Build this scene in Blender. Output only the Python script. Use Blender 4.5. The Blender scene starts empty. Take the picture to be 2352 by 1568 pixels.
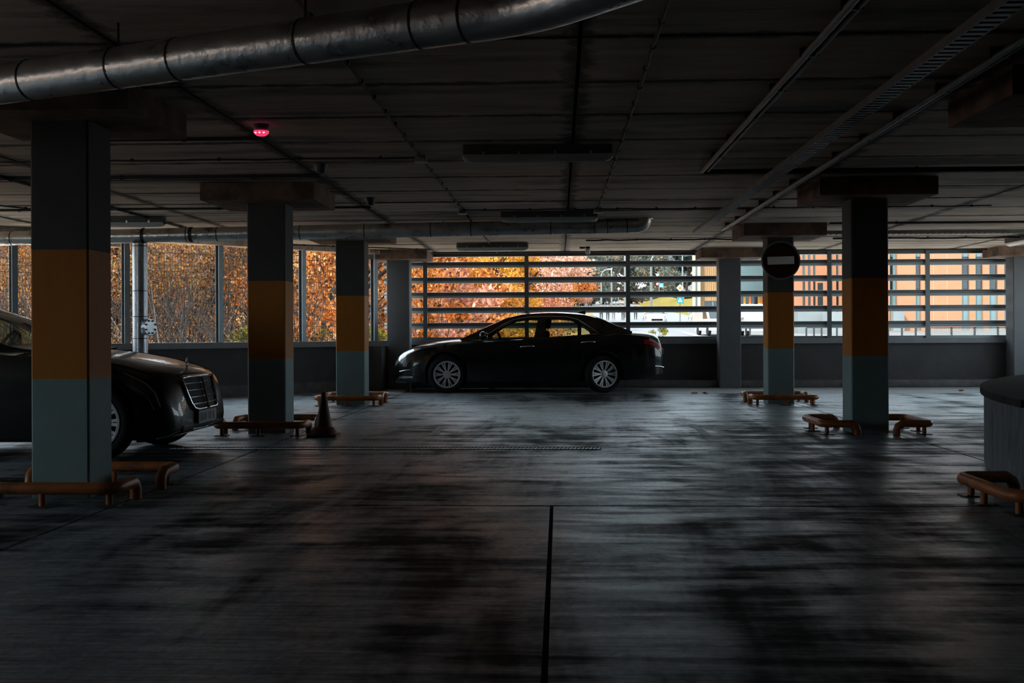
import bpy, bmesh, math, random
import numpy as np
from mathutils import Vector, Matrix, geometry

# ------------------------------------------------------------------ camera
SC = bpy.context.scene
COL = SC.collection
F = 2700.0                      # focal length in pixels of the 2352 wide frame
EYE = 1.07
YAW = math.atan(108.0 / F)
ROLL = -0.0042
cam_d = bpy.data.cameras.new('camera')
cam = bpy.data.objects.new('camera', cam_d)
COL.objects.link(cam)
cam_d.sensor_width = 36.0
cam_d.lens = F / 2352.0 * 36.0
cam_d.shift_y = -20.0 / 2352.0
cam_d.clip_end = 2000.0
RC = Matrix.Rotation(YAW, 3, 'Z') @ Matrix.Rotation(math.pi / 2, 3, 'X') @ Matrix.Rotation(ROLL, 3, 'Z')
cam.matrix_world = Matrix.Translation((0, 0, EYE)) @ RC.to_4x4()
SC.camera = cam

# ------------------------------------------------------------------ world, sun, exposure
w = bpy.data.worlds.new('sky')
SC.world = w
w.use_nodes = True
nt = w.node_tree
nt.nodes.clear()
o_ = nt.nodes.new('ShaderNodeOutputWorld')
b_ = nt.nodes.new('ShaderNodeBackground')
b_.inputs[0].default_value = (0.74, 0.90, 1.0, 1)
b_.inputs[1].default_value = 1.5
nt.links.new(b_.outputs[0], o_.inputs[0])
sun_d = bpy.data.lights.new('sun', 'SUN')
sun = bpy.data.objects.new('sun', sun_d)
COL.objects.link(sun)
sun_d.energy = 3.0
sun_d.angle = math.radians(3.0)
sun_d.color = (1.0, 0.90, 0.76)
sun.rotation_euler = Vector((0.62, 0.75, -0.95)).to_track_quat('-Z', 'Y').to_euler()
sun.location = (-20, -60, 60)
VS = SC.view_settings
VS.view_transform = 'Standard'
VS.look = 'None'
VS.gamma = 1.0
VS.use_curve_mapping = False
VS.exposure = 1.36
SC.cycles.use_denoising = True
try:
    SC.cycles.denoiser = 'OPENIMAGEDENOISE'
except Exception:
    pass
SC.cycles.max_bounces = 6
SC.cycles.diffuse_bounces = 4
SC.cycles.glossy_bounces = 3
SC.cycles.use_adaptive_sampling = True
SC.cycles.adaptive_threshold = 0.03
SC.cycles.transparent_max_bounces = 12
SC.cycles.caustics_reflective = False
SC.cycles.caustics_refractive = False
SC.cycles.sample_clamp_indirect = 6.0

R = math.radians
PI = math.pi
rnd = random.Random(7)

# ------------------------------------------------------------------ pixel helpers (2352 x 1568 frame)
def ray(u, v):
    return RC @ Vector(((u - 1176.0) / F, (784.0 - v) / F - 20.0 / F, -1.0))
def atY(u, v, Y):
    d = ray(u, v)
    t = Y / d.y
    return Vector((d.x * t, Y, EYE + d.z * t))
def atZ(u, v, z):
    d = ray(u, v)
    t = (z - EYE) / d.z
    return Vector((d.x * t, d.y * t, z))

# ------------------------------------------------------------------ materials
MATS = {}
def mk(name, base, rough=0.6, metal=0.0, spec=0.5, var=0.0, scale=8.0, stretch=(1, 1, 1), bump=0.0, bscale=40.0,
       coat=0.0, dark=None, dlo=0.45, dhi=0.6, rvar=0.0, emit=None, estr=0.0, generated=False):
    m = bpy.data.materials.new(name)
    m.use_nodes = True
    t = m.node_tree
    p = t.nodes['Principled BSDF']
    p.inputs['Base Color'].default_value = (*base, 1)
    p.inputs['Roughness'].default_value = rough
    p.inputs['Metallic'].default_value = metal
    p.inputs['Specular IOR Level'].default_value = spec
    p.inputs['Coat Weight'].default_value = coat
    p.inputs['Coat Roughness'].default_value = 0.04
    if emit:
        p.inputs['Emission Color'].default_value = (*emit, 1)
        p.inputs['Emission Strength'].default_value = estr
    tc = t.nodes.new('ShaderNodeTexCoord')
    mp = t.nodes.new('ShaderNodeMapping')
    mp.inputs['Scale'].default_value = stretch
    t.links.new(tc.outputs['Generated' if generated else 'Object'], mp.inputs['Vector'])
    col = None
    if var > 0:
        n = t.nodes.new('ShaderNodeTexNoise')
        n.inputs['Scale'].default_value = scale
        n.inputs['Detail'].default_value = 6
        n.inputs['Roughness'].default_value = 0.62
        t.links.new(mp.outputs[0], n.inputs['Vector'])
        r = t.nodes.new('ShaderNodeValToRGB')
        r.color_ramp.elements[0].position = 0.3
        r.color_ramp.elements[1].position = 0.7
        r.color_ramp.elements[0].color = (*[c * (1 - var) for c in base], 1)
        r.color_ramp.elements[1].color = (*[min(1, c * (1 + var)) for c in base], 1)
        t.links.new(n.outputs['Fac'], r.inputs[0])
        col = r.outputs[0]
        if rvar > 0:
            mr = t.nodes.new('ShaderNodeMapRange')
            mr.inputs['From Min'].default_value = 0.3
            mr.inputs['From Max'].default_value = 0.7
            mr.inputs['To Min'].default_value = max(0.03, rough - rvar)
            mr.inputs['To Max'].default_value = min(1, rough + rvar)
            t.links.new(n.outputs['Fac'], mr.inputs['Value'])
            t.links.new(mr.outputs[0], p.inputs['Roughness'])
        if dark:
            n2 = t.nodes.new('ShaderNodeTexNoise')
            n2.inputs['Scale'].default_value = scale * 0.37
            n2.inputs['Detail'].default_value = 8
            n2.inputs['Roughness'].default_value = 0.7
            t.links.new(mp.outputs[0], n2.inputs['Vector'])
            r2 = t.nodes.new('ShaderNodeValToRGB')
            r2.color_ramp.elements[0].position = dlo
            r2.color_ramp.elements[1].position = dhi
            t.links.new(n2.outputs['Fac'], r2.inputs[0])
            mx = t.nodes.new('ShaderNodeMix')
            mx.data_type = 'RGBA'
            t.links.new(r2.outputs[0], mx.inputs['Factor'])
            mx.inputs['A'].default_value = (*dark, 1)
            t.links.new(col, mx.inputs['B'])
            col = mx.outputs['Result']
        t.links.new(col, p.inputs['Base Color'])
    if bump > 0:
        nb = t.nodes.new('ShaderNodeTexNoise')
        nb.inputs['Scale'].default_value = bscale
        nb.inputs['Detail'].default_value = 5
        t.links.new(mp.outputs[0], nb.inputs['Vector'])
        bp = t.nodes.new('ShaderNodeBump')
        bp.inputs['Strength'].default_value = bump
        bp.inputs['Distance'].default_value = 0.02
        t.links.new(nb.outputs['Fac'], bp.inputs['Height'])
        t.links.new(bp.outputs[0], p.inputs['Normal'])
    MATS[name] = m
    return m

def mk_glass(name, tint, refl=1.22, mixmin=0.0):
    m = bpy.data.materials.new(name)
    m.use_nodes = True
    t = m.node_tree
    t.nodes.clear()
    o = t.nodes.new('ShaderNodeOutputMaterial')
    mx = t.nodes.new('ShaderNodeMixShader')
    tr = t.nodes.new('ShaderNodeBsdfTransparent')
    tr.inputs[0].default_value = (*tint, 1)
    gl = t.nodes.new('ShaderNodeBsdfGlossy')
    gl.inputs['Roughness'].default_value = 0.02
    fr = t.nodes.new('ShaderNodeFresnel')
    fr.inputs[0].default_value = refl
    t.links.new(fr.outputs[0], mx.inputs[0])
    t.links.new(tr.outputs[0], mx.inputs[1])
    t.links.new(gl.outputs[0], mx.inputs[2])
    t.links.new(mx.outputs[0], o.inputs[0])
    MATS[name] = m
    return m

def mk_leaf(name, cols, trans=0.35):
    """cols: list of (pos, rgb) over the per-leaf random attribute 'tint'"""
    m = bpy.data.materials.new(name)
    m.use_nodes = True
    t = m.node_tree
    t.nodes.clear()
    o = t.nodes.new('ShaderNodeOutputMaterial')
    at = t.nodes.new('ShaderNodeAttribute')
    at.attribute_name = 'tint'
    r = t.nodes.new('ShaderNodeValToRGB')
    cr = r.color_ramp
    while len(cr.elements) < len(cols):
        cr.elements.new(0.5)
    for e, (p, c) in zip(cr.elements, cols):
        e.position = p
        e.color = (*c, 1)
    t.links.new(at.outputs['Fac'], r.inputs[0])
    d = t.nodes.new('ShaderNodeBsdfDiffuse')
    tl = t.nodes.new('ShaderNodeBsdfTranslucent')
    mx = t.nodes.new('ShaderNodeMixShader')
    mx.inputs[0].default_value = trans
    t.links.new(r.outputs[0], d.inputs[0])
    t.links.new(r.outputs[0], tl.inputs[0])
    t.links.new(d.outputs[0], mx.inputs[1])
    t.links.new(tl.outputs[0], mx.inputs[2])
    t.links.new(mx.outputs[0], o.inputs[0])
    MATS[name] = m
    return m

def mk_floor():
    m = bpy.data.materials.new('floor_concrete')
    m.use_nodes = True
    t = m.node_tree
    p = t.nodes['Principled BSDF']
    tc = t.nodes.new('ShaderNodeTexCoord')
    def noise(sc, stretch, detail=5, rough=0.6, dist=0.0, off=0.0):
        mp = t.nodes.new('ShaderNodeMapping')
        mp.inputs['Scale'].default_value = stretch
        mp.inputs['Location'].default_value = (off, off * 0.7, 0)
        t.links.new(tc.outputs['Object'], mp.inputs['Vector'])
        n = t.nodes.new('ShaderNodeTexNoise')
        n.inputs['Scale'].default_value = sc
        n.inputs['Detail'].default_value = detail
        n.inputs['Roughness'].default_value = rough
        n.inputs['Distortion'].default_value = dist
        t.links.new(mp.outputs[0], n.inputs['Vector'])
        return n.outputs['Fac']
    def mr(x, a, b, lo, hi):
        n = t.nodes.new('ShaderNodeMapRange')
        n.interpolation_type = 'SMOOTHSTEP'
        n.inputs['From Min'].default_value = a
        n.inputs['From Max'].default_value = b
        n.inputs['To Min'].default_value = lo
        n.inputs['To Max'].default_value = hi
        t.links.new(x, n.inputs['Value'])
        return n.outputs[0]
    def math2(op, a, b):
        n = t.nodes.new('ShaderNodeMath')
        n.operation = op
        for i, x in enumerate((a, b)):
            if isinstance(x, (int, float)):
                n.inputs[i].default_value = x
            else:
                t.links.new(x, n.inputs[i])
        return n.outputs[0]
    big = noise(1.0, (1.15, 0.22, 1), 5, 0.62, 0.5, 57.1)         # traffic lanes, blotches of tyre dirt
    mid = noise(1.0, (1.3, 2.4, 1), 6, 0.62, 0.5, 7.7)
    streak = noise(1.0, (0.9, 6.5, 1), 6, 0.68, 0.3, 1.3)          # trowel streaks across the lane
    fine = noise(30.0, (1, 1, 1), 4, 0.6)
    hair = noise(1.0, (2.2, 34.0, 1), 4, 0.7, 0.3, 5.5)          # fine brushed lines
    scuff = noise(1.0, (9.0, 4.0, 1), 5, 0.7, 1.6, 2.2)
    a = math2('ADD', math2('MULTIPLY', big, 0.52), math2('ADD', math2('MULTIPLY', mid, 0.26), math2('MULTIPLY', streak, 0.22)))
    mask = mr(a, 0.41, 0.54, 0.0, 1.0)
    val = math2('MULTIPLY', math2('MULTIPLY', mr(fine, 0.3, 0.7, 0.75, 1.15), math2('MULTIPLY', mr(hair, 0.36, 0.64, 0.62, 1.3), mr(scuff, 0.3, 0.68, 0.8, 1.35))), math2('ADD', 0.020, math2('MULTIPLY', mask, 0.32)))
    cmb = t.nodes.new('ShaderNodeCombineColor')
    t.links.new(math2('MULTIPLY', val, 0.78), cmb.inputs[0])
    t.links.new(math2('MULTIPLY', val, 0.96), cmb.inputs[1])
    t.links.new(math2('MULTIPLY', val, 1.10), cmb.inputs[2])
    t.links.new(cmb.outputs[0], p.inputs['Base Color'])
    sm = mr(math2('ADD', math2('MULTIPLY', mid, 0.5), math2('MULTIPLY', streak, 0.5)), 0.4, 0.6, 0, 1)
    t.links.new(math2('SUBTRACT', 0.60, math2('ADD', math2('MULTIPLY', mask, 0.14), math2('MULTIPLY', sm, 0.16))), p.inputs['Roughness'])
    t.links.new(math2('ADD', 0.03, math2('MULTIPLY', mask, 0.45)), p.inputs['Specular IOR Level'])
    p.inputs['Specular Tint'].default_value = (0.58, 0.82, 1.0, 1)
    bp = t.nodes.new('ShaderNodeBump')
    bp.inputs['Strength'].default_value = 0.25
    bp.inputs['Distance'].default_value = 0.01
    t.links.new(math2('ADD', streak, math2('MULTIPLY', fine, 0.3)), bp.inputs['Height'])
    t.links.new(bp.outputs[0], p.inputs['Normal'])
    MATS['floor_concrete'] = m
    return m

mk_floor()
mk('joint_dark', (0.006, 0.006, 0.007), 0.9)
def mk_ceiling():
    m = mk('ceiling_concrete', (0.66, 0.53, 0.425), 0.7, spec=0.25, var=0.22, scale=2.2, stretch=(0.45, 2.4, 1), bump=0.25, bscale=9,
           dark=(0.20, 0.18, 0.165), dlo=0.36, dhi=0.5)
    t = m.node_tree
    p = t.nodes['Principled BSDF']
    src = p.inputs['Base Color'].links[0].from_socket
    tc = t.nodes.new('ShaderNodeTexCoord')
    sp = t.nodes.new('ShaderNodeSeparateXYZ')
    t.links.new(tc.outputs['Generated'], sp.inputs[0])
    n = t.nodes.new('ShaderNodeTexNoise')
    n.inputs['Scale'].default_value = 5.0
    n.inputs['Detail'].default_value = 7
    n.inputs['Roughness'].default_value = 0.7
    t.links.new(tc.outputs['Object'], n.inputs['Vector'])
    def mth(op, a, b):
        q = t.nodes.new('ShaderNodeMath')
        q.operation = op
        for i, x in enumerate((a, b)):
            if isinstance(x, (int, float)):
                q.inputs[i].default_value = x
            else:
                t.links.new(x, q.inputs[i])
        return q.outputs[0]
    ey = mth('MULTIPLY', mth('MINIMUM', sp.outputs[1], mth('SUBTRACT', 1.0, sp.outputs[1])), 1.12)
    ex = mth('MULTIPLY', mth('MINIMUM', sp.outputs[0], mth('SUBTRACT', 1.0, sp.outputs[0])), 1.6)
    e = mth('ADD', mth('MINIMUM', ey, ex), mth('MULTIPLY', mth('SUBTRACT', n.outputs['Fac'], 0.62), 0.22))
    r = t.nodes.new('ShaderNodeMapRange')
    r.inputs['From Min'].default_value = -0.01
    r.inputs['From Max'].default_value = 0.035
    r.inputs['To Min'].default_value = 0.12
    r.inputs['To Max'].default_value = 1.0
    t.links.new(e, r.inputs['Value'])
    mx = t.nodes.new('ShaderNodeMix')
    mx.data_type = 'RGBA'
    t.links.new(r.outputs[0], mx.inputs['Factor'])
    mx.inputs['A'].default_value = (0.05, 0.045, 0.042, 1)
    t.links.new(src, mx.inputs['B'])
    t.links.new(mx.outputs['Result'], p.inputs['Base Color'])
mk_ceiling()
mk('floor_clean', (0.24, 0.255, 0.27), 0.5, spec=0.3, var=0.15, scale=3, stretch=(0.5, 3, 1), bump=0.1)
mk('floor_paint', (0.42, 0.43, 0.43), 0.55, spec=0.3, var=0.35, scale=7)
mk('tray_steel', (0.22, 0.22, 0.215), 0.45, metal=0.5, var=0.2, scale=8)
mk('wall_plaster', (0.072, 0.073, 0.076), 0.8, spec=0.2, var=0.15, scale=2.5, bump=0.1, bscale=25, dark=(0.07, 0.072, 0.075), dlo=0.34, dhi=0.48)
mk('sill_concrete', (0.20, 0.207, 0.215), 0.6, var=0.12, scale=4, bump=0.1)
mk('kerb_concrete', (0.11, 0.11, 0.115), 0.85, spec=0.2, var=0.3, scale=5, bump=0.2)
mk('dark_wall', (0.05, 0.05, 0.053), 0.9, spec=0.1, var=0.2, scale=2)
mk('pillar_grey', (0.085, 0.083, 0.082), 0.7, spec=0.25, var=0.12, scale=3, bump=0.08, bscale=30)
mk('pillar_orange', (0.52, 0.18, 0.018), 0.6, spec=0.3, var=0.07, scale=4, stretch=(3, 3, 0.5), bump=0.06, bscale=30)
mk('pillar_teal', (0.235, 0.325, 0.32), 0.6, spec=0.3, var=0.08, scale=4, bump=0.06, bscale=30)
mk('plain_column', (0.125, 0.135, 0.145), 0.7, spec=0.25, var=0.1, scale=3, bump=0.08)
mk('capital_concrete', (0.20, 0.13, 0.097), 0.8, spec=0.2, var=0.35, scale=5, bump=0.2, bscale=18, dark=(0.06, 0.05, 0.045), dlo=0.34, dhi=0.5)
mk('guard_paint', (0.40, 0.125, 0.03), 0.42, spec=0.5, var=0.2, scale=9, bump=0.06, dark=(0.12, 0.05, 0.025), dlo=0.33, dhi=0.44)
mk('steel_dark', (0.045, 0.048, 0.05), 0.45, metal=0.6, var=0.15, scale=6)
mk('galvanised', (0.50, 0.53, 0.56), 0.34, metal=0.85, var=0.16, scale=14, bump=0.10, bscale=60, rvar=0.1)
mk('foil', (0.62, 0.60, 0.57), 0.32, metal=0.9, var=0.2, scale=5, stretch=(1, 1, 1), bump=0.3, bscale=14, rvar=0.09)
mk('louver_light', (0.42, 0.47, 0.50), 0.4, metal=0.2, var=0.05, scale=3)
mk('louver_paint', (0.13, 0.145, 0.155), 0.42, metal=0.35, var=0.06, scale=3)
mk('mullion_paint', (0.16, 0.19, 0.20), 0.4, metal=0.5, var=0.08, scale=5)
mk('post_steel', (0.20, 0.235, 0.25), 0.4, metal=0.6, var=0.1, scale=6)
mk('wire', (0.06, 0.065, 0.05), 0.5, metal=0.5)
mk('black_rubber', (0.012, 0.012, 0.012), 0.75, spec=0.2, var=0.2, scale=10)
mk('cable_black', (0.012, 0.012, 0.013), 0.6)
mk('plastic_grey', (0.33, 0.33, 0.32), 0.5, var=0.1, scale=8)
mk('plastic_white', (0.62, 0.62, 0.60), 0.4, var=0.06, scale=8)
mk('lamp_body', (0.09, 0.09, 0.09), 0.55, var=0.15, scale=6)
mk('lamp_lens', (0.55, 0.55, 0.52), 0.25, spec=0.6, var=0.05, scale=6)
mk('led_red', (0.5, 0.02, 0.06), 0.3, emit=(1.0, 0.05, 0.16), estr=0.35)
mk('led_spot', (0.9, 0.4, 0.5), 0.3, emit=(1.0, 0.45, 0.6), estr=1.2)
mk('sign_red', (0.035, 0.004, 0.004), 0.6, spec=0.2, var=0.1, scale=5)
mk('sign_bar', (0.80, 0.78, 0.77), 0.5, var=0.05, scale=5)
mk('sign_rim', (0.28, 0.29, 0.30), 0.4, metal=0.6)
mk('cone_rubber', (0.11, 0.022, 0.012), 0.6, var=0.2, scale=8)
mk('car_black', (0.003, 0.003, 0.0035), 0.3, spec=0.25, coat=0.55)
mk('car_green_black', (0.002, 0.004, 0.004), 0.25, spec=0.3, coat=0.8)
mk('car_white', (0.42, 0.43, 0.44), 0.3, coat=0.6)
mk('car_pale', (0.45, 0.62, 0.70), 0.3, coat=0.6)
mk('trim_black', (0.004, 0.004, 0.004), 0.6, spec=0.12)
mk('cabin_dark', (0.012, 0.012, 0.013), 0.8, var=0.2, scale=12)
mk('cabin_pale', (0.10, 0.11, 0.11), 0.7)
mk('chrome', (0.75, 0.76, 0.78), 0.12, metal=1.0)
mk('alloy', (0.66, 0.68, 0.71), 0.38, metal=0.45)
mk('alloy_dark', (0.05, 0.05, 0.052), 0.5, metal=0.6)
mk('lamp_clear', (0.42, 0.45, 0.47), 0.10, metal=0.55, coat=1.0)
mk('tail_red', (0.30, 0.012, 0.015), 0.15, coat=1.0)
mk('plate_grey', (0.35, 0.35, 0.33), 0.4)
mk('plate_ink', (0.03, 0.03, 0.03), 0.5)
mk('dry_leaf', (0.50, 0.19, 0.07), 0.7, var=0.3, scale=30)
mk_glass('car_glass', (0.62, 0.74, 0.66))
mk_glass('car_glass_dark', (0.50, 0.56, 0.46))

# ------------------------------------------------------------------ mesh helpers
class MB:
    """collects faces for ONE mesh object"""
    def __init__(s):
        s.v = []
        s.f = []
        s.m = []
        s.cur = 0
    def add(s, vs, fs):
        o = len(s.v)
        s.v.extend([tuple(x) for x in vs])
        for f in fs:
            s.f.append([i + o for i in f])
            s.m.append(s.cur)
        return s
    def box(s, a, b, M=None):
        x0, y0, z0 = a
        x1, y1, z1 = b
        vs = [Vector(p) for p in ((x0, y0, z0), (x1, y0, z0), (x1, y1, z0), (x0, y1, z0), (x0, y0, z1), (x1, y0, z1), (x1, y1, z1), (x0, y1, z1))]
        if M is not None:
            vs = [M @ p for p in vs]
        return s.add(vs, [(3, 2, 1, 0), (4, 5, 6, 7), (0, 1, 5, 4), (1, 2, 6, 5), (2, 3, 7, 6), (3, 0, 4, 7)])
    def cbox(s, c, size, M=None):
        return s.box([c[i] - size[i] / 2 for i in range(3)], [c[i] + size[i] / 2 for i in range(3)], M)
    def rbox(s, a, b, r, n=3, M=None, axis=2):
        """box with the four edges along 'axis' rounded"""
        ax = [0, 1, 2]
        ax.remove(axis)
        i, j = ax
        pts = []
        for cx, cy, a0 in ((b[i] - r, b[j] - r, 0), (a[i] + r, b[j] - r, PI / 2), (a[i] + r, a[j] + r, PI), (b[i] - r, a[j] + r, 1.5 * PI)):
            for k in range(n + 1):
                t = a0 + PI / 2 * k / n
                pts.append((cx + r * math.cos(t), cy + r * math.sin(t)))
        vs = []
        for h in (a[axis], b[axis]):
            for p in pts:
                q = [0, 0, 0]
                q[i], q[j], q[axis] = p[0], p[1], h
                vs.append(Vector(q) if M is None else M @ Vector(q))
        k = len(pts)
        fs = [[(x + 1) % k, x, x + k, (x + 1) % k + k][::-1] for x in range(k)]
        fs.append(list(range(k))[::-1])
        fs.append([x + k for x in range(k)])
        return s.add(vs, fs)
    def tube(s, pts, r, n=8, cap=True, closed=False):
        pts = [Vector(p) for p in pts]
        N = len(pts)
        rs = r if isinstance(r, (list, tuple)) else [r] * N
        tang = []
        for i in range(N):
            if closed:
                d = pts[(i + 1) % N] - pts[i - 1]
            else:
                d = pts[min(i + 1, N - 1)] - pts[max(i - 1, 0)]
            tang.append(d.normalized() if d.length > 1e-9 else Vector((0, 0, 1)))
        up = Vector((0, 0, 1)) if abs(tang[0].z) < 0.9 else Vector((1, 0, 0))
        nrm = (up - tang[0] * up.dot(tang[0])).normalized()
        vs = []
        for i in range(N):
            nrm = (nrm - tang[i] * nrm.dot(tang[i]))
            nrm = nrm.normalized() if nrm.length > 1e-6 else tang[i].orthogonal().normalized()
            bi = tang[i].cross(nrm)
            for k in range(n):
                a = 2 * PI * k / n
                vs.append(pts[i] + (nrm * math.cos(a) + bi * math.sin(a)) * rs[i])
        fs = []
        for i in range(N if closed else N - 1):
            j = (i + 1) % N
            for k in range(n):
                fs.append((i * n + k, i * n + (k + 1) % n, j * n + (k + 1) % n, j * n + k))
        if cap and not closed:
            fs.append(list(range(n))[::-1])
            fs.append([(N - 1) * n + k for k in range(n)])
        return s.add(vs, fs)
    def lathe(s, prof, n=24, M=None, close=False):
        """prof: (r, z) from bottom to top around local z"""
        vs = []
        for r, z in prof:
            for k in range(n):
                a = 2 * PI * k / n
                p = Vector((r * math.cos(a), r * math.sin(a), z))
                vs.append(M @ p if M is not None else p)
        fs = []
        N = len(prof)
        for i in range(N if close else N - 1):
            j = (i + 1) % N
            for k in range(n):
                fs.append((i * n + k, i * n + (k + 1) % n, j * n + (k + 1) % n, j * n + k))
        if not close:
            if prof[0][0] > 1e-6:
                fs.append(list(range(n))[::-1])
            if prof[-1][0] > 1e-6:
                fs.append([(N - 1) * n + k for k in range(n)])
        return s.add(vs, fs)
    def prism(s, poly, z0, z1, M=None):
        """poly: xy list, extruded along z"""
        n = len(poly)
        vs = [Vector((x, y, z0)) for x, y in poly] + [Vector((x, y, z1)) for x, y in poly]
        if M is not None:
            vs = [M @ p for p in vs]
        fs = [[i, (i + 1) % n, (i + 1) % n + n, i + n] for i in range(n)]
        fs.append(list(range(n))[::-1])
        fs.append([i + n for i in range(n)])
        return s.add(vs, fs)
    def grid(s, rows):
        """rows of equal length points"""
        n = len(rows[0])
        vs = [p for r in rows for p in r]
        fs = [(i * n + k, i * n + k + 1, (i + 1) * n + k + 1, (i + 1) * n + k) for i in range(len(rows) - 1) for k in range(n - 1)]
        return s.add(vs, fs)
    def mesh(s, name, mats, smooth=None):
        me = bpy.data.meshes.new(name)
        me.from_pydata(s.v, [], s.f)
        for m in (mats if isinstance(mats, (list, tuple)) else [mats]):
            me.materials.append(MATS[m])
        if any(s.m):
            me.polygons.foreach_set('material_index', s.m)
        bm = bmesh.new()
        bm.from_mesh(me)
        bmesh.ops.recalc_face_normals(bm, faces=bm.faces)
        bm.to_mesh(me)
        bm.free()
        if smooth is not None:
            me.polygons.foreach_set('use_smooth', [True] * len(me.polygons))
            me.set_sharp_from_angle(angle=R(smooth))
        me.update()
        return me
    def build(s, name, mats, parent=None, smooth=None, loc=None):
        return obj(name, s.mesh(name, mats, smooth), parent, loc)

def obj(name, me, parent=None, loc=None):
    o = bpy.data.objects.new(name, me)
    COL.objects.link(o)
    if loc is not None:
        o.location = loc
    if parent is not None:
        o.parent = parent
    return o
def empty(name, loc=(0, 0, 0), rz=0.0):
    o = bpy.data.objects.new(name, None)
    o.empty_display_size = 0.2
    COL.objects.link(o)
    o.location = loc
    o.rotation_euler = (0, 0, rz)
    return o
def tag(o, label, cat, group=None, kind=None):
    o['label'] = label
    o['category'] = cat
    if group:
        o['group'] = group
    if kind:
        o['kind'] = kind
    return o
def thing(name, label, cat, loc=(0, 0, 0), rz=0.0, group=None):
    return tag(empty(name, loc, rz), label, cat, group)
def struct(o, label, cat):
    return tag(o, label, cat, kind='structure')
def copy_tree(o, parent=None):
    c = o.copy()
    COL.objects.link(c)
    c.parent = parent
    for ch in list(o.children):
        copy_tree(ch, c)
    return c
def lerp(a, b, t):
    return a + (b - a) * t
def spline(xs, ys, x):
    """monotone-ish cubic through points, clamped"""
    if x <= xs[0]:
        return ys[0]
    if x >= xs[-1]:
        return ys[-1]
    i = 0
    while xs[i + 1] < x:
        i += 1
    h = xs[i + 1] - xs[i]
    t = (x - xs[i]) / h
    def slope(j):
        if j == 0:
            return (ys[1] - ys[0]) / (xs[1] - xs[0])
        if j == len(xs) - 1:
            return (ys[-1] - ys[-2]) / (xs[-1] - xs[-2])
        d0 = (ys[j] - ys[j - 1]) / (xs[j] - xs[j - 1])
        d1 = (ys[j + 1] - ys[j]) / (xs[j + 1] - xs[j])
        return 0 if d0 * d1 <= 0 else 2 * d0 * d1 / (d0 + d1)
    m0, m1 = slope(i) * h, slope(i + 1) * h
    return (2 * t**3 - 3 * t**2 + 1) * ys[i] + (t**3 - 2 * t**2 + t) * m0 + (-2 * t**3 + 3 * t**2) * ys[i + 1] + (t**3 - t**2) * m1
def arc(c, r, a0, a1, n, z):
    return [Vector((c[0] + r * math.cos(lerp(a0, a1, k / n)), c[1] + r * math.sin(lerp(a0, a1, k / n)), z)) for k in range(n + 1)]

# ================================================================== STRUCTURE
CEIL = 2.65
CAPZ = 2.47
XL, XR, Y0, YB = -11.0, 9.7, -7.0, 23.1
DA = Vector((-3.3, 22.15))                     # slanting parapet, right end
DB = Vector((-11.0, 13.52))                    # slanting parapet, left end
DD = (DB - DA).normalized()
DN = Vector((DD.y, -DD.x))                     # candidate normal
if DN.y < 0:
    DN = -DN                                   # points outdoors
def clip(poly, p, n):
    """keep the part of poly where (q - p).n <= 0"""
    out = []
    for i in range(len(poly)):
        a, b = Vector(poly[i]), Vector(poly[(i + 1) % len(poly)])
        da, db = (a - p).dot(n), (b - p).dot(n)
        if da <= 0:
            out.append(tuple(a))
        if da * db < 0:
            out.append(tuple(a + (b - a) * (da / (da - db))))
    return out
def trim_poly(poly):
    """cut off what lies beyond the slanting parapet"""
    if max(p[0] for p in poly) <= -3.3:
        return clip(poly, DA, DN)
    if min(p[0] for p in poly) >= -3.3:
        return poly
    a = clip(clip(poly, Vector((-3.3, 0)), Vector((1, 0))), DA, DN)
    b = clip(poly, Vector((-3.3, 0)), Vector((-1, 0)))
    return (a, b)

# floor
shell = [(XL, Y0), (XR, Y0), (XR, YB), (-3.3, YB), (-3.3, 22.15), (XL, 13.52)]
floor = struct(MB().prism(shell, -0.45, -0.02).build('floor', 'joint_dark'), 'dark stained concrete floor of the parking deck', 'floor')
G = 0.011
cells = []
xs = [XL, -2.78, 3.5, XR]
ys = [Y0, 7.27, 20.55, YB]
for j in range(3):
    for i in range(3):
        x0, x1, y0, y1 = xs[i], xs[i + 1], ys[j], ys[j + 1]
        if i == 1 and j == 0:
            cells += [(x0, -0.05, y0, y1), (-0.05, x1, y0, y1)]
        else:
            cells.append((x0, x1, y0, y1))
for (x0, x1, y0, y1) in cells:
    H = 0.02
    p = [(x0 + G, y0 + H), (x1 - G, y0 + H), (x1 - G, y1 - H), (x0 + G, y1 - H)]
    if x0 == XL:
        p = clip(p, DA, DN)
    MB().prism(p, -0.02, 0.0).build('slab', 'floor_clean' if y0 > 20 else 'floor_concrete', floor)
# short strip between the slanting parapet end and the middle row
MB().prism([(-3.29, 22.2), (-2.80, 22.2), (-2.80, 23.09), (-3.29, 23.09)], -0.02, -0.001).build('slab', 'floor_clean', floor)
for q in (((985, 999), (1005, 999), (1021, 978), (1008, 978)), ((1586, 975), (1600, 975), (1634, 999), (1616, 999))):
    MB().add([atZ(u, v, 0.003) for u, v in q], [(0, 1, 2, 3)]).build('painted_line', 'floor_paint', floor)

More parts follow.
